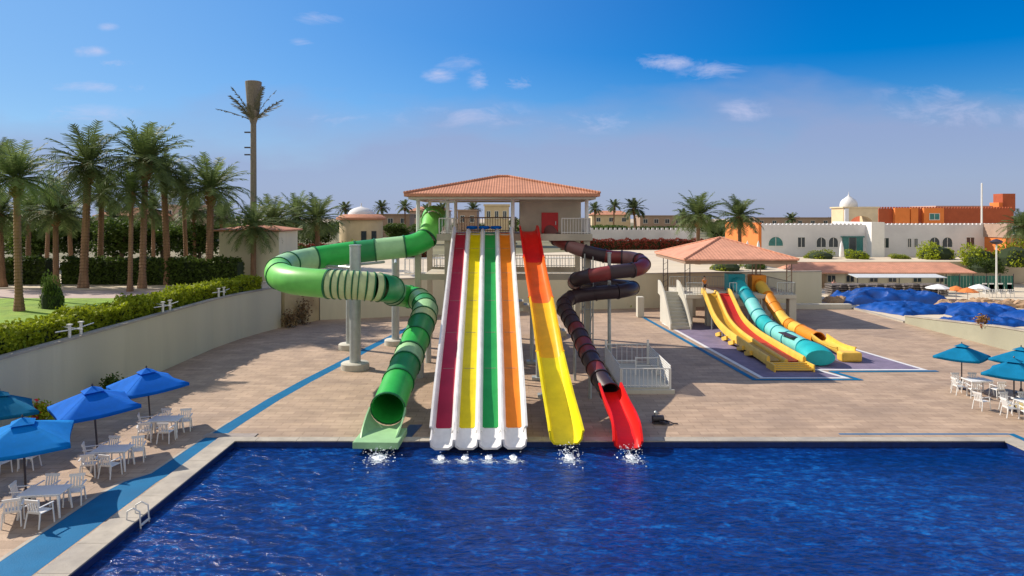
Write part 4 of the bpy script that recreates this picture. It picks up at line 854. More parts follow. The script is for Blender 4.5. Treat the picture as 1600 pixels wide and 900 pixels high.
for px, d in ((913, 46.8), (926, 46.8), (913, 48.3), (926, 48.3)): m = MB(); m.rod((X(px, 47), d, 0), (X(px, 47), d, 6.9), .05, 6); m.build('scaffold_pole', m_grey, r)
m = MB()
for z in (1.6, 3.2, 5.9): m.rod((X(913, 47), 46.8, z), (X(926, 47), 46.8, z), .035, 5); m.rod((X(913, 47), 48.3, z), (X(926, 47), 48.3, z), .035, 5); m.rod((X(913, 47), 46.8, z), (X(913, 47), 48.3, z), .035, 5)
m.rod((X(913, 47), 46.8, .1), (X(926, 47), 46.8, 3.2), .03, 5); m.build('scaffold_tie', m_grey, r)
column(r, X(922, 36.2), 36.2, 1.35, .09, False); column(r, X(898, 40.2), 40.2, 2.35, .09, False)

# white railed platform
r = empty('railed_platform', (7.1, 41, 0), 'low white steel platform with white railings beside the dark tube slide', 'platform')
m = MB(); m.bb(5.75, 8.45, 37.4, 43.6, .18, .28); m.build('floor', m_concrete, r)
for x in (5.8, 8.4):
    for y in (37.45, 40.5, 43.5): m = MB(); m.bb(x - .06, x + .06, y - .06, y + .06, 0, 1.75 if y > 43 else 1.3); m.build('post', m_steelw, r)
railing(r, (5.85, 37.4), (8.35, 37.4), .28, 1.0, .22, .022); railing(r, (5.85, 43.5), (8.35, 43.5), .28, 1.2, .3, .02)
for x in (5.75, 8.45):
    m = MB()
    for i in range(9): m.bb(x - .015, x + .015, 37.5, 43.4, .34 + i * .125, .42 + i * .125)
    m.build('side_panel', m_steelw, r)
m = MB(); m.rod((7.1, 40.4, .28), (7.1, 40.4, 1.3), .04, 6); m.rod((7.1, 40.4, 1.25), (8.4, 40.4, 1.25), .03, 6); m.rod((7.1, 40.4, .8), (8.4, 40.4, .8), .025, 6); m.rod((5.8, 40.4, 1.1), (7.1, 40.4, 1.1), .025, 6); m.build('inner_rail', m_steelw, r)
m = MB(); m.bb(5.6, 8.6, 37.15, 37.35, 0, .2); m.build('step', m_concrete, r)

# ------------------------------------------------------------------ children's play area
r = empty('shade_canopy', (20.2, 68.5, 0), 'square salmon hipped shade canopy on lattice posts over the children slides', 'canopy')
m = MB(); hiproof(m, 15.2, 25.3, 62, 75, 5.62, 7.35, .05, .12); m.build('roof', m_roof2, r)
m = MB()
for a in ((15.2, 62), (25.3, 62), (15.2, 75), (25.3, 75)): m.rod((*a, 5.65), (20.25, 68.5, 7.4), .08, 6)
m.build('hip_tiles', m_roof2, r)
m = MB(); m.bb(15.3, 25.2, 62.1, 62.25, 5.2, 5.48); m.bb(15.3, 25.2, 74.75, 74.9, 5.2, 5.48); m.bb(15.3, 15.45, 62.25, 74.75, 5.2, 5.48); m.bb(25.05, 25.2, 62.25, 74.75, 5.2, 5.48); m.build('eave_beam', m_soffit, r)
for x, y in ((15.7, 63), (24.8, 63), (15.7, 72), (24.8, 72), (22, 63)):
    m = MB()
    for s in (-.22, .22): m.rod((x + s, y, 0), (x + s, y, 5.2), .045, 6)
    for i in range(8): m.rod((x - .22, y, .3 + i * .6), (x + .22, y, .6 + i * .6), .02, 4)
    m.build('lattice_post', m_dark if x < 16 else m_soffit, r)
r = empty('play_platform', (19, 64, 0), 'raised pale concrete platform on piers under the salmon canopy', 'platform')
m = MB(); m.bb(14.9, 24.4, 60.3, 67, 2.35, 2.7); m.build('floor', m_concrete, r, bevel=.02)
for x in (15.2, 17, 21, 24.1):
    for y in (60.7, 66.6): m = MB(); m.bb(x - .3, x + .3, y - .3, y + .3, 0, 2.35); m.build('pier', m_concrete, r)
m = MB()
for i in range(11): m.bb(13.3, 14.85, 58.6 + i * .42, 58.6 + (i + 1) * .42, .0, .245 * (i + 1))
m.build('stair', m_concrete, r)
for x in (13.2, 14.87):
    k = []
    for i in range(13): t = i / 12; k.append((58.4 + 5 * t, .5 + 3.2 * math.sin(t * math.pi / 2)))
    m = MB(); n = len(k); vs = [(x - .06, y, z) for y, z in k] + [(x - .06, y, max(0, z - 1.2)) for y, z in reversed(k)]; vs2 = [(x + .06 - .002 * (x > 14), q[1], q[2]) for q in vs]; N_ = 2 * n
    m.add(vs + vs2, [tuple(range(N_ - 1, -1, -1)), tuple(range(N_, 2 * N_))] + [(i, (i + 1) % N_, N_ + (i + 1) % N_, N_ + i) for i in range(N_)]); m.build('stair_parapet', m_concrete, r)
railing(r, (15, 60.45), (16.4, 60.45), 2.7, 1., .2, .022, mat=m_grey); railing(r, (18.7, 60.45), (19.3, 60.45), 2.7, 1, .2, .022, mat=m_grey); railing(r, (22.8, 60.45), (24.3, 60.45), 2.7, 1, .2, .022, mat=m_grey); railing(r, (24.3, 60.45), (24.3, 66.9), 2.7, 1, .25, .022, mat=m_grey); railing(r, (15, 66.9), (24.3, 66.9), 2.7, 1, .25, .022, mat=m_grey)
# double kids slide
r = empty('double_kids_slide', (17.3, 51, 0), 'yellow children slide with an orange lane and a red lane', 'water slide')
dp = [(61, 2.78), (60.2, 2.72), (58.8, 2.05), (57.2, 1.3), (55.5, .85), (53, .55), (50, .42), (46.5, .34), (43.6, .3)]
DP = cr([Vector((17.6 - (61 - d) * .035, d, z)) for d, z in dp], .35)
for c, mt, lb in ((.55, m_kye, 'amber lane'), (-.55, m_kred, 'dark red lane')):
    m = MB(); m.sweep(DP[:-2], [(c - .42, .02), (c - .25, -.03), (c + .25, -.03), (c + .42, .02), (c + .42, -.08), (c - .42, -.08)]); tag(m.build('lane', M('lane_amber', (.5, .28, .015), .45) if c > 0 else mt, r, True), lb)
for c, h_ in ((1.1, .42), (0, .24), (-1.1, .42)):
    m = MB(); m.sweep(DP, [(c - .12, .0), (c - .09, h_ * .8), (c - .04, h_), (c + .04, h_), (c + .09, h_ * .8), (c + .12, 0), (c + .12, -.12), (c - .12, -.12)]); m.build('side_wall' if c else 'divider', m_kye, r, True)
e = DP[-1]
for i in range(4): m = MB(); m.box((e.x, e.y - .25 - .28 * i, .34 - .07 * i), (2.25, .2, .09)); m.build('end_slat', m_kye, r, bevel=.015)
for s in (-1, 1): m = MB(); m.box((e.x + s * 1.18, e.y - .6, .22), (.1, 1.4, .44)); m.build('end_frame', m_kye, r, bevel=.02)
for d in (58.5, 55): c = DP[idx(DP, d)]; [MB().rod((c.x + q, d, 0), (c.x + q, d, c.z - .1), .06, 6).build('support_leg', m_grey, r) for q in (-.9, .9)]
for i in range(5):
    c = DP[idx(DP, 55 - i * 2.0)]; m = MB(); m.box((c.x - 1.3, c.y, .2), (.16, 1.2, .3), 0, R(-14)); m.build('side_wing', m_kye, r, bevel=.02)
# turquoise tube
r = empty('turquoise_kids_slide', (19.8, 53, 0), 'turquoise children tube slide with pale aqua rings and flared end', 'water slide')
TP = cr([(20.1, 63.6, 3.5), (20.1, 62.4, 3.3), (20.05, 60.6, 2.75), (20.0, 58.6, 2.05), (19.95, 56.8, 1.3), (19.9, 55, .88), (19.8, 52.5, .72), (19.6, 49.5, .68), (19.4, 46.6, .66)], .25)
tubeslide(r, TP, .58, [(1.3, m_teal), (1.6, m_tank), (1.3, m_teal), (1.7, m_aqua), (1.0, m_aqua), (1.8, m_tank), (1.3, m_aqua), (2.2, m_aqua), (2.6, m_aqua)], m_teal, .045)
m = MB(); m.bb(19.35, 20.85, 62.9, 64.2, 2.72, 4.25); m.build('entrance_box', m_teal, r, bevel=.05)
m = MB(); m.sweep(cr([(19.4, 46.6, .66), (19.35, 45.6, .68), (19.3, 44.6, .66), (19.25, 43.9, .6)], .2), lambda t: [(math.cos(2 * math.pi * i / 20) * (.62 + .34 * math.sin(t * 2.2)), -.05 + math.sin(2 * math.pi * i / 20) * (.6 + .1 * math.sin(t * 2.6)) * (1 - .25 * t)) for i in range(20)]); m.build('flared_end', m_tank, r, True)
m = MB(); m.box((19.05, 48.6, 1.2), (.5, 2.2, .06)); m.build('viewing_slot', m_dk, r)
for d in (59.8, 57.2): c = TP[idx(TP, d)]; m = MB(); m.rod((c.x, d, 0), (c.x, d, c.z - .55), .07, 6); m.build('support_leg', m_grey, r)
# orange and yellow tube
r = empty('orange_kids_slide', (22.1, 54, 0), 'orange and yellow children tube slide, rightmost of the play slides', 'water slide')
OP = cr([(22.1, 63.6, 3.45), (22.1, 62.3, 3.15), (22.1, 60.8, 2.5), (22.1, 59.2, 1.7), (22.1, 57.4, .98), (22.15, 55.4, .68), (22.1, 53, .6), (22.0, 50.6, .56)], .25)
tubeslide(r, OP, .5, [(1.2, m_kor), (1.8, m_kye), (1.7, m_kor), (1.4, m_kor), (1.9, m_kye), (1.0, m_kor), (1.6, m_kye), (3.2, m_kor)], m_kor, .04)
m = MB(); m.bb(21.45, 22.75, 62.9, 64.2, 2.72, 4.15); m.build('entrance_box', m_kor, r, bevel=.05)
m = MB(); m.sweep(cr([(22.0, 50.4, .5), (21.95, 48.8, .48), (21.9, 47.2, .42), (21.85, 46, .35)], .3), lambda t: trough(.5 + .05 * t, .5 - .2 * math.sin(math.pi * t))); m.build('runout_trough', m_kye, r, True)
m = MB(); m.box((21.85, 45.6, .32), (1.35, .8, .62)); m.build('end_box', m_kye, r, bevel=.12)
for d in (60, 57.8): c = OP[idx(OP, d)]; m = MB(); m.rod((c.x, d, 0), (c.x, d, c.z - .5), .07, 6); m.build('support_leg', m_grey, r)
m = MB(); m.bb(11.7, 12.3, 65.5, 66.4, 0, 1.9); tag(m.build('pillar', m_concrete, bevel=.03), 'short pale pillar behind the dark spiral slide', 'pillar')

# people
def person(base, face, sc, shirt, shorts, label, arm=0.2):
    r = empty('person', base, label, 'person', rz=face)
    def skin(name, vs, es, rad, mat, sub=1):
        me = bpy.data.meshes.new(name); me.from_pydata([(a * sc, b * sc, c * sc) for a, b, c in vs], es, []); o = bpy.data.objects.new(name, me); COL.objects.link(o); o.parent = r; me.materials.append(mat)
        s_ = o.modifiers.new('skin', 'SKIN'); 
        for i, q in enumerate(rad): me.skin_vertices[0].data[i].radius = (q[0] * sc, q[1] * sc); 
        me.skin_vertices[0].data[0].use_root = True; u = o.modifiers.new('sub', 'SUBSURF'); u.levels = sub; u.render_levels = sub; s_.use_smooth_shade = True; return o
    def mk(name, vs, es, rad, mat):
        me = bpy.data.meshes.new(name); me.from_pydata([(a * sc, b * sc, c * sc) for a, b, c in vs], es, []); o = bpy.data.objects.new(name, me); COL.objects.link(o); o.parent = r; me.materials.append(mat)
        md = o.modifiers.new('skin', 'SKIN'); md.use_smooth_shade = True
        if not me.skin_vertices: return o
        for i, q in enumerate(rad): me.skin_vertices[0].data[i].radius = (q[0] * sc, q[1] * sc)
        me.skin_vertices[0].data[0].use_root = True; u = o.modifiers.new('sub', 'SUBSURF'); u.levels = 1; u.render_levels = 1; return o
    V_ = [(0, 0, .95), (0, 0, 1.15), (0, 0, 1.38), (0, 0, 1.5), (0, -.02, 1.6), (0, -.01, 1.74), (-.17, 0, 1.4), (-.24, 0, 1.12), (-.22 - arm * .3, -.12, .9), (-.22 - arm * .35, -.16, .8), (.17, 0, 1.4), (.24, 0, 1.12), (.24, -.14, .9), (.24, -.2, .82), (-.09, 0, .9), (-.1, -.02, .5), (-.1, .02, .08), (-.1, -.14, .03), (.09, 0, .9), (.1, .05, .5), (.1, .1, .08), (.1, -.06, .03)]
    E_ = [(0, 1), (1, 2), (2, 3), (3, 4), (4, 5), (2, 6), (6, 7), (7, 8), (8, 9), (2, 10), (10, 11), (11, 12), (12, 13), (0, 14), (14, 15), (15, 16), (16, 17), (0, 18), (18, 19), (19, 20), (20, 21)]
    Q = [(.14, .1), (.13, .09), (.14, .09), (.05, .05), (.08, .09), (.075, .09), (.055, .055), (.042, .042), (.034, .034), (.035, .02), (.055, .055), (.042, .042), (.034, .034), (.035, .02), (.09, .09), (.06, .06), (.04, .045), (.04, .03), (.09, .09), (.06, .06), (.04, .045), (.04, .03)]
    mk('body', V_, E_, Q, m_skin)
    mk('shirt', [V_[0], V_[1], V_[2], V_[6], (-.21, 0, 1.25), V_[10], (.21, 0, 1.25)], [(0, 1), (1, 2), (2, 3), (3, 4), (2, 5), (5, 6)], [(.155, .115), (.15, .11), (.155, .11), (.075, .075), (.06, .06), (.075, .075), (.06, .06)], shirt)
    mk('shorts', [(0, 0, .94), V_[14], (-.1, -.01, .62), V_[18], (.1, .03, .62)], [(0, 1), (1, 2), (0, 3), (3, 4)], [(.155, .115), (.105, .105), (.085, .085), (.105, .105), (.085, .085)], shorts)
    m = MB(); m.lathe((0, 0, 0), [(.02 * sc, 1.84 * sc), (.085 * sc, 1.8 * sc), (.1 * sc, 1.72 * sc), (.09 * sc, 1.66 * sc)], 10); me = m.v; me_ = MB(); me_.v = [(x, y + .02 * sc, z) for x, y, z in m.v]; me_.f = m.f
    o = me_.build('hair', m_hair); o.parent = r
    return r
person((16.65, 60.9, 2.7), .2, .86, m_cloth1, m_cloth2, 'person in an orange top standing on the platform by the double slide')
person((X(1303, 86), 86, 0), -.4, 1, m_cloth3, m_cloth2, 'person in a pink top near the service building')

# ------------------------------------------------------------------ umbrellas, tables, chairs
def umb_proto(mat, sz):
    r = empty('umbrella', (0, 0, 0)); m = MB(); m.rod((0, 0, 0), (0, 0, 2.6), .035, 10); m.build('pole', m_dark, r)
    m = MB(); m.lathe((0, 0, 0), [(.28, 0), (.28, .06), (.1, .09), (.06, .3), (.05, .3)], 16); m.build('base', m_dark, r)
    # square canopy with sagging panels between four ribs, and a small vent cap
    n = 8; m = MB(); c = [(-1, -1), (1, -1), (1, 1), (-1, 1)]; h = sz / 2
    def pt(a, b, t, u):     # t from centre to rim, u along the rim
        x = (a[0] * (1 - u) + b[0] * u) * h * t; y = (a[1] * (1 - u) + b[1] * u) * h * t; sag = .14 * t * math.sin(math.pi * u)
        return (x * (1 - .05 * math.sin(math.pi * u) * t), y * (1 - .05 * math.sin(math.pi * u) * t), 2.58 - .62 * t ** 1.08 - sag * .55 * t)
    for k in range(4):
        a, b = c[k], c[(k + 1) % 4]; vs = []
        for i in range(n + 1):
            for j in range(n + 1): vs.append(pt(a, b, .06 + .94 * i / n, j / n))
        fs = [(i * (n + 1) + j, (i + 1) * (n + 1) + j, (i + 1) * (n + 1) + j + 1, i * (n + 1) + j + 1) for i in range(n) for j in range(n)]
        k0 = len(vs)
        vs += [(x, y, z - .13) for x, y, z in vs[n * (n + 1):(n + 1) * (n + 1)]]
        fs += [(n * (n + 1) + j, k0 + j, k0 + j + 1, n * (n + 1) + j + 1) for j in range(n)]
        m.add(vs, fs)
    o = m.build('canopy', mat, r, True); md = o.modifiers.new('solid', 'SOLIDIFY'); md.thickness = .012
    m = MB(); vs = [(x * .34, y * .34, 2.52) for x, y in c] + [(0, 0, 2.7)]; m.add(vs, [(0, 1, 4), (1, 2, 4), (2, 3, 4), (3, 0, 4), (3, 2, 1, 0)]); m.build('vent_cap', mat, r)
    for x, y in c: m = MB(); m.rod((0, 0, 2.5), (x * h * .97, y * h * .97, 1.93), .014, 5); m.build('rib', m_dark, r)
    m = MB(); m.lathe((0, 0, 2.7), [(.03, 0), (.04, .04), (.01, .1)], 8); m.build('finial', m_dark, r)
    return r
UG1 = 'blue umbrellas along the left deck'; UG2 = 'umbrellas at the right deck'
U = [umb_proto(m_ub, 2.6), umb_proto(m_ub2, 2.75), umb_proto(m_ut, 2.5), umb_proto(m_ut2, 2.35)]
def place(o, loc, rz, tilt, label, cat, group, s=1):
    o.location = loc; o.rotation_euler = (tilt[0], tilt[1], rz); o.scale = (s, s, s); return tag(o, label, cat, group)
place(U[0], (-15.95, 31.1, 0), R(45), (0, R(-4)), 'blue umbrella farthest back in the left row, beside the wall shadow', 'umbrella', UG1)
place(copy_tree(U[0]), (-16.05, 27.3, 0), R(41), (0, R(-4)), 'blue umbrella in the middle of the left row', 'umbrella', UG1, 1.04)
place(U[1], (-16.15, 23.4, 0), R(30), (R(2), R(-2)), 'brighter blue umbrella nearest the camera at left', 'umbrella', UG1)
place(U[2], (-20.0, 27.3, 0), R(40), (0, R(2)), 'darker teal umbrella close to the wall, cut by the left photo edge', 'umbrella', UG1, .96)
place(U[3], (24.4, 38.2, 0), R(42), (0, 0), 'petrol blue umbrella at right, standing farthest from the pool', 'umbrella', UG2, .92)
place(copy_tree(U[3]), (24.1, 33.8, 0), R(44), (0, 0), 'petrol blue umbrella at the right edge, nearest the pool', 'umbrella', UG2, .95)
place(copy_tree(U[3]), (26.9, 37.2, 0), R(30), (0, 0), 'petrol blue umbrella cut by the right edge behind the nearest one', 'umbrella', UG2, .92)
def table_proto():
    r = empty('patio_table', (0, 0, 0)); m = MB(); m.box((0, 0, .735), (1.25, .85, .035)); m.build('tabletop', m_plastic, r, bevel=.015)
    m = MB(); m.box((0, 0, .69), (1.12, .72, .05)); m.build('apron', m_plastic, r)
    for x in (-1, 1):
        for y in (-1, 1): m = MB(); m.rod((x * .6, y * .4, 0), (x * .52, y * .33, .7), .032, 8, .045); m.build('leg', m_plastic, r)
    return r
def chair_proto():
    r = empty('patio_chair', (0, 0, 0)); m = MB(); m.box((0, 0, .43), (.46, .45, .035)); m.build('seat', m_plastic, r, bevel=.015)
    m = MB()
    for i in range(5): x = -.17 + i * .085; m.box((x, .26, .64), (.045, .02, .38), 0, R(-12))
    m.box((0, .305, .83), (.46, .03, .09), 0, R(-12)); m.box((0, .225, .47), (.44, .03, .05), 0, R(-12)); m.build('backrest', m_plastic, r)
    for x in (-1, 1):
        m = MB(); m.rod((x * .26, -.26, 0), (x * .24, -.2, .64), .024, 6); m.build('leg', m_plastic, r); m = MB(); m.rod((x * .25, .3, 0), (x * .22, .22, .45), .024, 6); m.build('leg', m_plastic, r)
        m = MB(); m.box((x * .26, .03, .65), (.055, .52, .03)); m.build('armrest', m_plastic, r, bevel=.01)
    return r
tb, chp = table_proto(), chair_proto(); first = {'t': True, 'c': True}
def put(pr, key, loc, rz, label, cat, group, s=1.0):
    o = pr if first[key] else copy_tree(pr); first[key] = False
    return place(o, loc, rz, (0, 0), label, cat, group, s)
sets = [((-14.75, 30.0), R(5), 'the back left umbrella'), ((-14.8, 26.1), R(6), 'the middle left umbrella'), ((-14.65, 22.1), R(8), 'the nearest left umbrella')]
pos = [((-.9, .35), R(100), 'at the wall end of'), ((-.45, -.75), R(195), 'front left of'), ((.35, -.8), R(170), 'front right of'), ((-.5, .8), R(-12), 'behind left of'), ((.45, .8), R(8), 'behind right of')]
for (x, y), a, l in sets:
    put(tb, 't', (x, y, 0), a, 'white plastic table beside ' + l, 'table', 'white tables on the deck')
    for (dx, dy), rz, w_ in pos:
        dx += rp.uniform(-.06, .06); put(chp, 'c', (x + dx * 1.05, y + dy, 0), rz + a + rp.uniform(-.15, .15), 'white plastic armchair ' + w_ + ' the table by ' + l, 'chair', 'white plastic chairs')
put(tb, 't', (-18.9, 26.4, 0), .1, 'white plastic table near the wall behind the nearest left umbrella', 'table', 'white tables on the deck')
for dx, dy, rz, w_ in ((-.95, -.3, 1.7, 'leftmost'), (-.35, -.75, 3.3, 'second from left'), (.35, -.7, 3.0, 'third from left'), (1.0, -.1, -1.5, 'rightmost')):
    put(chp, 'c', (-18.9 + dx, 26.2 + dy, 0), rz, 'white plastic armchair in the shaded wall-side set, ' + w_, 'chair', 'white plastic chairs')
for (x, y), l in (((24.6, 37.2), 'the farther right umbrella'), ((24.3, 33.0), 'the nearer right umbrella')):
    put(tb, 't', (x, y, 0), .05, 'white plastic table below ' + l, 'table', 'white tables on the deck')
    for dx, dy, rz, w_ in ((-1.05, -.15, 1.5, 'at the left end of'), (-.5, .75, .1, 'on the far left side of'), (.4, .8, -.1, 'on the far right side of'), (-.7, -.8, 2.9, 'in front, left, of'), (.5, -.8, 3.2, 'in front, right, of')):
        put(chp, 'c', (x + dx, y + dy, 0), rz, 'white plastic armchair ' + w_ + ' the table under ' + l, 'chair', 'white plastic chairs')
put(chp, 'c', (22.75, 34.1, 0), 1.9, 'lone white plastic armchair left of the nearer right table', 'chair', 'white plastic chairs')
# potted plants against the wall
def pot(x, y, label, flowers):
    r = empty('potted_plant', (x, y, 0), label, 'plant'); m = MB(); m.lathe((x, y, 0), [(.18, 0), (.28, .4), (.31, .42), (.3, .47), (.05, .47)], 14); m.build('pot', m_pot, r, True)
    g = np.random.default_rng(int(y * 10)); v = g.normal(size=(500, 3)) * .2 + np.array([x, y, .85]); m = MB(); m.leaves(v, .09, g); m.build('foliage', m_hedge if flowers else m_hedged, r)
    if flowers: v = g.normal(size=(70, 3)) * .16 + np.array([x, y - .12, .95]); m = MB(); m.leaves(v, .08, g); m.build('blossom', m_flower, r)
pot(-20.4, 30.5, 'potted plant with red flowers between two left umbrellas', True); pot(-20.3, 35.6, 'dark leafy potted plant by the wall behind the back umbrella', False)
r = empty('potted_plant', (34.75, 52, 1.15), 'small brown heart-shaped shrub on the low side wall', 'plant'); g = np.random.default_rng(8); v = g.normal(size=(260, 3)) * [.24, .18, .16] + np.array([34.75, 52, 1.75]); m = MB(); m.leaves(v, .09, g); m.build('foliage', m_skirt, r); m = MB(); m.lathe((34.75, 52, 1.15), [(.12, 0), (.18, .3), (.04, .3)], 10); m.build('pot', m_pot, r)

# ------------------------------------------------------------------ small deck things
m = MB(); m.sheet([(-4.75, 29.8), (-4.25, 29.8), (-4.0, 31.6), (-4.6, 31.6)], .012); tag(m.build('drain_cover', m_tile), 'dark navy floor panel beside the green slide run-out', 'panel')
m = MB(); m.box((-12.0, 29.98 + .02, .02), (2.2, .5, .03)); tag(m.build('stone_slab', M('grey_slab', (.3, .26, .24), .8, .2)), 'grey stone slab at the back left pool corner', 'slab')
m = MB(); m.lathe((25.2, 34.6, 0), [(.75, .004), (.75, .03), (.7, .035)], 20); tag(m.build('floor_mat', M('yellow_mat', (.55, .42, .16), .9)), 'round yellowish mat near the right tables', 'mat')
# pump by the red chute
c = Vector((X(1030, 31.8), 31.8, 0)); r = empty('pool_pump', c, 'small dark pump with a coiled hose on the deck right of the red chute', 'pump')
m = MB(); m.rod(c + Vector((-.3, 0, .22)), c + Vector((.2, .05, .22)), .15, 12); m.box(c + Vector((0, 0, .05)), (.6, .35, .08)); m.build('motor', m_dark, r, True)
m = MB(); m.poly([c + Vector((.2 + .22 * math.cos(a / 3), -.1 + .2 * math.sin(a / 3), .05 + a * .003)) for a in range(34)], .03, 6); m.poly([c + Vector((.42, -.1, .12)), c + Vector((.6, -.2, .06)), c + Vector((.8, -.15, .04))], .03, 6); m.build('hose', m_dark, r)
m = MB(); m.lathe(c + Vector((-.15, .05, .3)), [(.06, 0), (.09, .2), (.03, .26)], 8); m.build('filter', m_grey, r)
# pool ladder rail
p = Vector((PX0, 21.8, 0)); r = empty('pool_ladder', p, 'white pool ladder rail on the left pool edge', 'ladder')
for dy in (-.25, .25):
    m = MB(); m.poly([p + Vector((-.3, dy, .05)), p + Vector((-.28, dy, .3)), p + Vector((-.1, dy, .4)), p + Vector((.1, dy, .3)), p + Vector((.14, dy, -.3))], .025, 6); m.build('rail', m_steelw, r)
m = MB(); m.box(p + Vector((.14, 0, -.12)), (.08, .5, .03)); m.build('step', m_steelw, r)

# splashes where the slides enter the pool
m_froth = M('foam_froth', (.75, .86, .95), .5)
def _froth():
    N = m_froth.node_tree.nodes; L = m_froth.node_tree.links; b = N['Principled BSDF']; tc = N.new('ShaderNodeTexCoord')
    nz = N.new('ShaderNodeTexNoise'); nz.inputs['Scale'].default_value = 4.5; nz.inputs['Detail'].default_value = 9; nz.inputs['Roughness'].default_value = .75; nz.inputs['Distortion'].default_value = 1.4; L.new(tc.outputs['Object'], nz.inputs['Vector'])
    ln = N.new('ShaderNodeVectorMath'); ln.operation = 'LENGTH'; L.new(tc.outputs['Object'], ln.inputs[0])
    a = N.new('ShaderNodeMath'); a.operation = 'MULTIPLY_ADD'; L.new(ln.outputs['Value'], a.inputs[0]); a.inputs[1].default_value = -.42; a.inputs[2].default_value = .04
    c = N.new('ShaderNodeMath'); c.operation = 'ADD'; L.new(nz.outputs[0], c.inputs[0]); L.new(a.outputs[0], c.inputs[1])
    d = N.new('ShaderNodeMath'); d.operation = 'MULTIPLY_ADD'; d.use_clamp = True; L.new(c.outputs[0], d.inputs[0]); d.inputs[1].default_value = 4.2; d.inputs[2].default_value = -1.6; L.new(d.outputs[0], b.inputs['Alpha'])
_froth()
def foam_patch(x, y, w_, l, seed):
    N_ = 40; vs = [(0, 0, 0)] + [(math.cos(2 * math.pi * i / N_) * (w_ * 1.1 + .45), math.sin(2 * math.pi * i / N_) * 1.15, 0) for i in range(N_)]
    m = MB(); m.add(vs, [(0, 1 + i, 1 + (i + 1) % N_) for i in range(N_)]); o = m.build('foam', m_froth); o.location = (x, y - .75, -.21); tag(o, 'spreading foam patch under the ' + l, 'foam', kind='stuff')
def splash(x, y, w_, h_, l, n=260, seed=1):
    g = np.random.default_rng(seed); m = MB()
    for i in range(n):
        a = g.normal(0, .45); b = abs(g.normal(0, .5)); z = max(0, h_ * (1 - b) * g.uniform(0, 1.0)); rr = g.uniform(.008, .024) * (1.3 if z < .05 else .8); c = Vector((x + a * w_, y - b * 1.1, -.2 + z))
        m.box(c, (rr * 2.4, rr * 1.8, rr * (1.2 if z > .05 else .5)), g.uniform(0, 3), g.uniform(0, 3))
    foam_patch(x, y, w_, l, seed)
    # foam mound
    N_ = 18; vs = [(x, y - .3, -.17 + h_ * .1)]
    for k in (0.35, .7, 1.):
        for i in range(N_): t = 2 * math.pi * i / N_; q = k * g.uniform(.75, 1.25); vs.append((x + math.cos(t) * w_ * .4 * q, y - .3 + math.sin(t) * .35 * q, -.21 + (1 - k) * h_ * .22 * g.uniform(.6, 1.2)))
    fs = [(0, 1 + i, 1 + (i + 1) % N_) for i in range(N_)] + [(1 + j * N_ + i, 1 + (j + 1) * N_ + i, 1 + (j + 1) * N_ + (i + 1) % N_, 1 + j * N_ + (i + 1) % N_) for j in range(2) for i in range(N_)]
    m.add(vs, fs); tag(m.build('splash', m_foam, smooth=True), l, 'splash', kind='stuff')
splash(X(596, 28.3), 28.3, .7, .35, 'white splash at the foot of the green tube slide', 150, 1); splash(X(889, 28.2), 28.3, .5, .5, 'white splash at the foot of the yellow slide', 170, 2); splash(X(984, 28.2), 28.3, .45, .45, 'white splash at the foot of the red chute', 130, 3)
for k, px in enumerate((690, 727, 764, 802)): splash(X(px, 28.2), 28.25, .35, .12, 'thin foam below the %s lane of the racer slide' % ('crimson', 'yellow', 'green', 'orange')[k], 4, 10 + k)

# ------------------------------------------------------------------ blue tarpaulin heaps and clutter at right
from mathutils import noise
def heap(cx, cy, sx, sy, h, label, seed, rz=0):
    m = MB(); n = 44; vs = []
    for i in range(n + 1):
        for j in range(n + 1):
            u, v = -1 + 2 * i / n, -1 + 2 * j / n; e = max(0, 1 - max(abs(u), abs(v)) ** 5); k = noise.fractal(Vector((u * 1.8 + seed, v * 1.8, seed)), .9, 2, 3); k2 = 1 - 2.2 * abs(noise.noise(Vector((u * 3.4 + seed * 2 + v, v * 2.2, 3)))) - 1.1 * abs(noise.noise(Vector((v * 5.5 + seed, u * 3.0, 8))))
            z = h * e * min(.84, .56 + .34 * k + .3 * k2) + .02; x = u * sx * (1 + .08 * noise.noise(Vector((v * 3, seed, 0)))); y = v * sy * (1 + .1 * noise.noise(Vector((u * 3, seed, 5))))
            vs.append((cx + x * math.cos(rz) - y * math.sin(rz), cy + x * math.sin(rz) + y * math.cos(rz), max(.02, z)))
    m.add(vs, [(i * (n + 1) + j, (i + 1) * (n + 1) + j, (i + 1) * (n + 1) + j + 1, i * (n + 1) + j + 1) for i in range(n) for j in range(n)])
    return tag(m.build('tarp_heap', m_tarp, smooth=True), label, 'tarpaulin', 'blue tarpaulin heaps')
heap(41.5, 78, 5.6, 3.2, 1.75, 'tall flat-topped blue tarpaulin heap at the back left of the pile', 1.3)
heap(39.5, 70.5, 3.6, 3.2, .95, 'blue tarpaulin heap nearest the curved kerb', 2.7, .3)
heap(45.5, 68.5, 3.6, 3.2, 1.1, 'blue tarpaulin heap in the middle of the pile', 5.1, -.2)
heap(41.5, 61.8, 3.0, 2.2, .8, 'blue tarpaulin heap low in the front behind the side wall', 7.9, .2)
heap(49.5, 64, 3.8, 3.0, 1.05, 'blue tarpaulin heap toward the right photo edge', 9.2, .4)
heap(47, 56.8, 3.2, 2.0, .75, 'blue tarpaulin heap nearest the camera at the right edge', 11.4, -.3)
m = MB(); m.sheet([(35.2, 30), (90, 30), (90, 99), (34.5, 99), (35.2, 74)], .006); tag(m.build('yard_ground', m_plaza), kind='structure')
CG = 'stacked loungers before the service building'
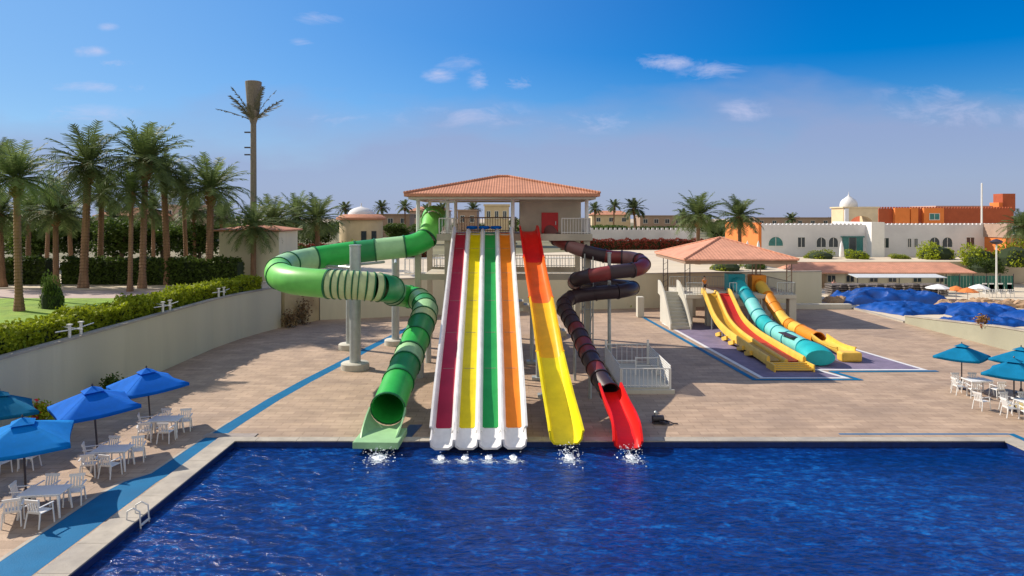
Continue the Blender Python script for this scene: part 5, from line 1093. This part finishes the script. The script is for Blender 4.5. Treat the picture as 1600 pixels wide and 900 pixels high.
for i in range(13):
    px = 1300 + i * 14; d = 84 + (i % 2) * .6; x = X(px, d); r = empty('lounger_stack', (x, d, 0), 'grey-brown stack of sun loungers %s in the row below the salmon roof' % (['first', 'second', 'third', 'fourth', 'fifth', 'sixth', 'seventh', 'eighth', 'ninth', 'tenth', 'eleventh', 'twelfth', 'thirteenth'][i] + ' from the left'), 'lounger stack', CG)
    for k in range(5): m = MB(); m.box((x, d, .25 + k * .26), (.92, 1.9, .16), .03 * ((k * 7 + i) % 5 - 2)); m.build('lounger', m_grate, r)
    for s in (-1, 1): m = MB(); m.rod((x + s * .35, d - .85, 0), (x + s * .35, d - .85, 1.3), .03, 5); m.build('leg', m_dark, r)
r = empty('shade_sail', (X(1405, 88), 88, 0), 'pale flat shade cover above the lounger stacks', 'canopy'); m = MB(); m.box((X(1405, 87), 87.5, 2.05), (11, 2.4, .08), 0, R(6)); m.build('cover', m_paleblue, r)
for px in (1340, 1405, 1470): m = MB(); m.rod((X(px, 87), 87, 0), (X(px, 87), 87, 2), .05, 6); m.build('post', m_dark, r)
r = empty('mesh_fence', (X(1500, 89), 89, 0), 'green mesh fence at the right end of the service building', 'fence')
m = MB()
for i in range(22): m.box((X(1478, 89) + i * .4, 89, 1.1), (.34, .03, 1.7))
m.build('mesh_panel', m_greenmesh, r)
for i in range(6): m = MB(); m.rod((X(1478, 89) + i * 1.7, 88.95, 0), (X(1478, 89) + i * 1.7, 88.95, 2.2), .05, 6); m.build('post', m_dark, r)
def lowumb(px, py, d, w_, mat, label, h):
    x = X(px, d); r = empty('parasol', (x, d, 0), label, 'parasol', 'open parasols beyond the blue heaps'); m = MB(); m.rod((x, d, 0), (x, d, h), .04, 6); m.build('pole', m_steelw, r); m = MB(); m.lathe((x, d, h), [(w_, -.45), (w_ * .98, -.38), (w_ * .5, -.12), (.05, .05)], 8); m.build('canopy', mat, r)
lowumb(1466, 452, 80, 1.35, m_plastic, 'open white parasol left of the orange ones', 1.7); lowumb(1494, 455, 79, 1.0, m_borange, 'open orange parasol beyond the blue heaps, left', 1.6); lowumb(1512, 456, 78, 1.1, m_borange, 'open orange parasol beyond the blue heaps, right', 1.5); lowumb(1530, 452, 80, 1.1, m_plastic, 'open white parasol right of the orange ones', 1.7)
g = np.random.default_rng(12)
for i in range(14):
    px = 1478 + i * 10; d = 73 + g.uniform(-1.5, 3); x = X(px, d); s = g.uniform(.4, .95); m = MB(); prof = [(s * .9, 0), (s * 1.05, s * .3), (s * .8, s * .65), (s * .3, s * .85)]; m.lathe((x, d, 0), prof, 9, 1.2, .9)
    m.v = [(a + g.uniform(-.12, .12) * s, b + g.uniform(-.12, .12) * s, max(0, c + g.uniform(-.12, .12) * s)) for a, b, c in m.v]
    tag(m.build('boulder', m_rock), '%s brown sandstone boulder from the left in the rock line behind the blue heaps' % ['first', 'second', 'third', 'fourth', 'fifth', 'sixth', 'seventh', 'eighth', 'ninth', 'tenth', 'eleventh', 'twelfth', 'thirteenth', 'last'][i], 'rock', 'sandstone boulders behind the blue heaps')
for i, px in enumerate((1541, 1552, 1566, 1580)):
    x = X(px, 82); r = empty('stacked_chairs', (x, 82, 0), 'white stack of plastic chairs %s in the far right yard' % ('leftmost', 'second', 'third', 'rightmost')[i], 'chair stack', 'white chair stacks in the far yard')
    for k in range(4): m = MB(); m.box((x, 82, .45 + k * .15), (.5, .5, .04)); m.box((x, 82.25, .85 + k * .15), (.5, .05, .7)); m.build('chair', m_plastic, r)
    for a in (-.22, .22): m = MB(); m.rod((x + a, 81.8, 0), (x + a, 81.8, .95), .03, 5); m.build('leg', m_plastic, r)
heap(X(1300, 79), 77.6, 1.4, 1.0, .8, 'x', 3.3)
o = [q for q in bpy.data.objects if q.get('label') == 'x'][0]; o['label'] = 'small brown heap of rubble at the end of the boundary wall'; o['category'] = 'rubble'; del o['group']; o.name = 'rubble_heap'; o.data.materials[0] = m_rock


S.render.engine = 'CYCLES'
S.cycles.max_bounces = 5
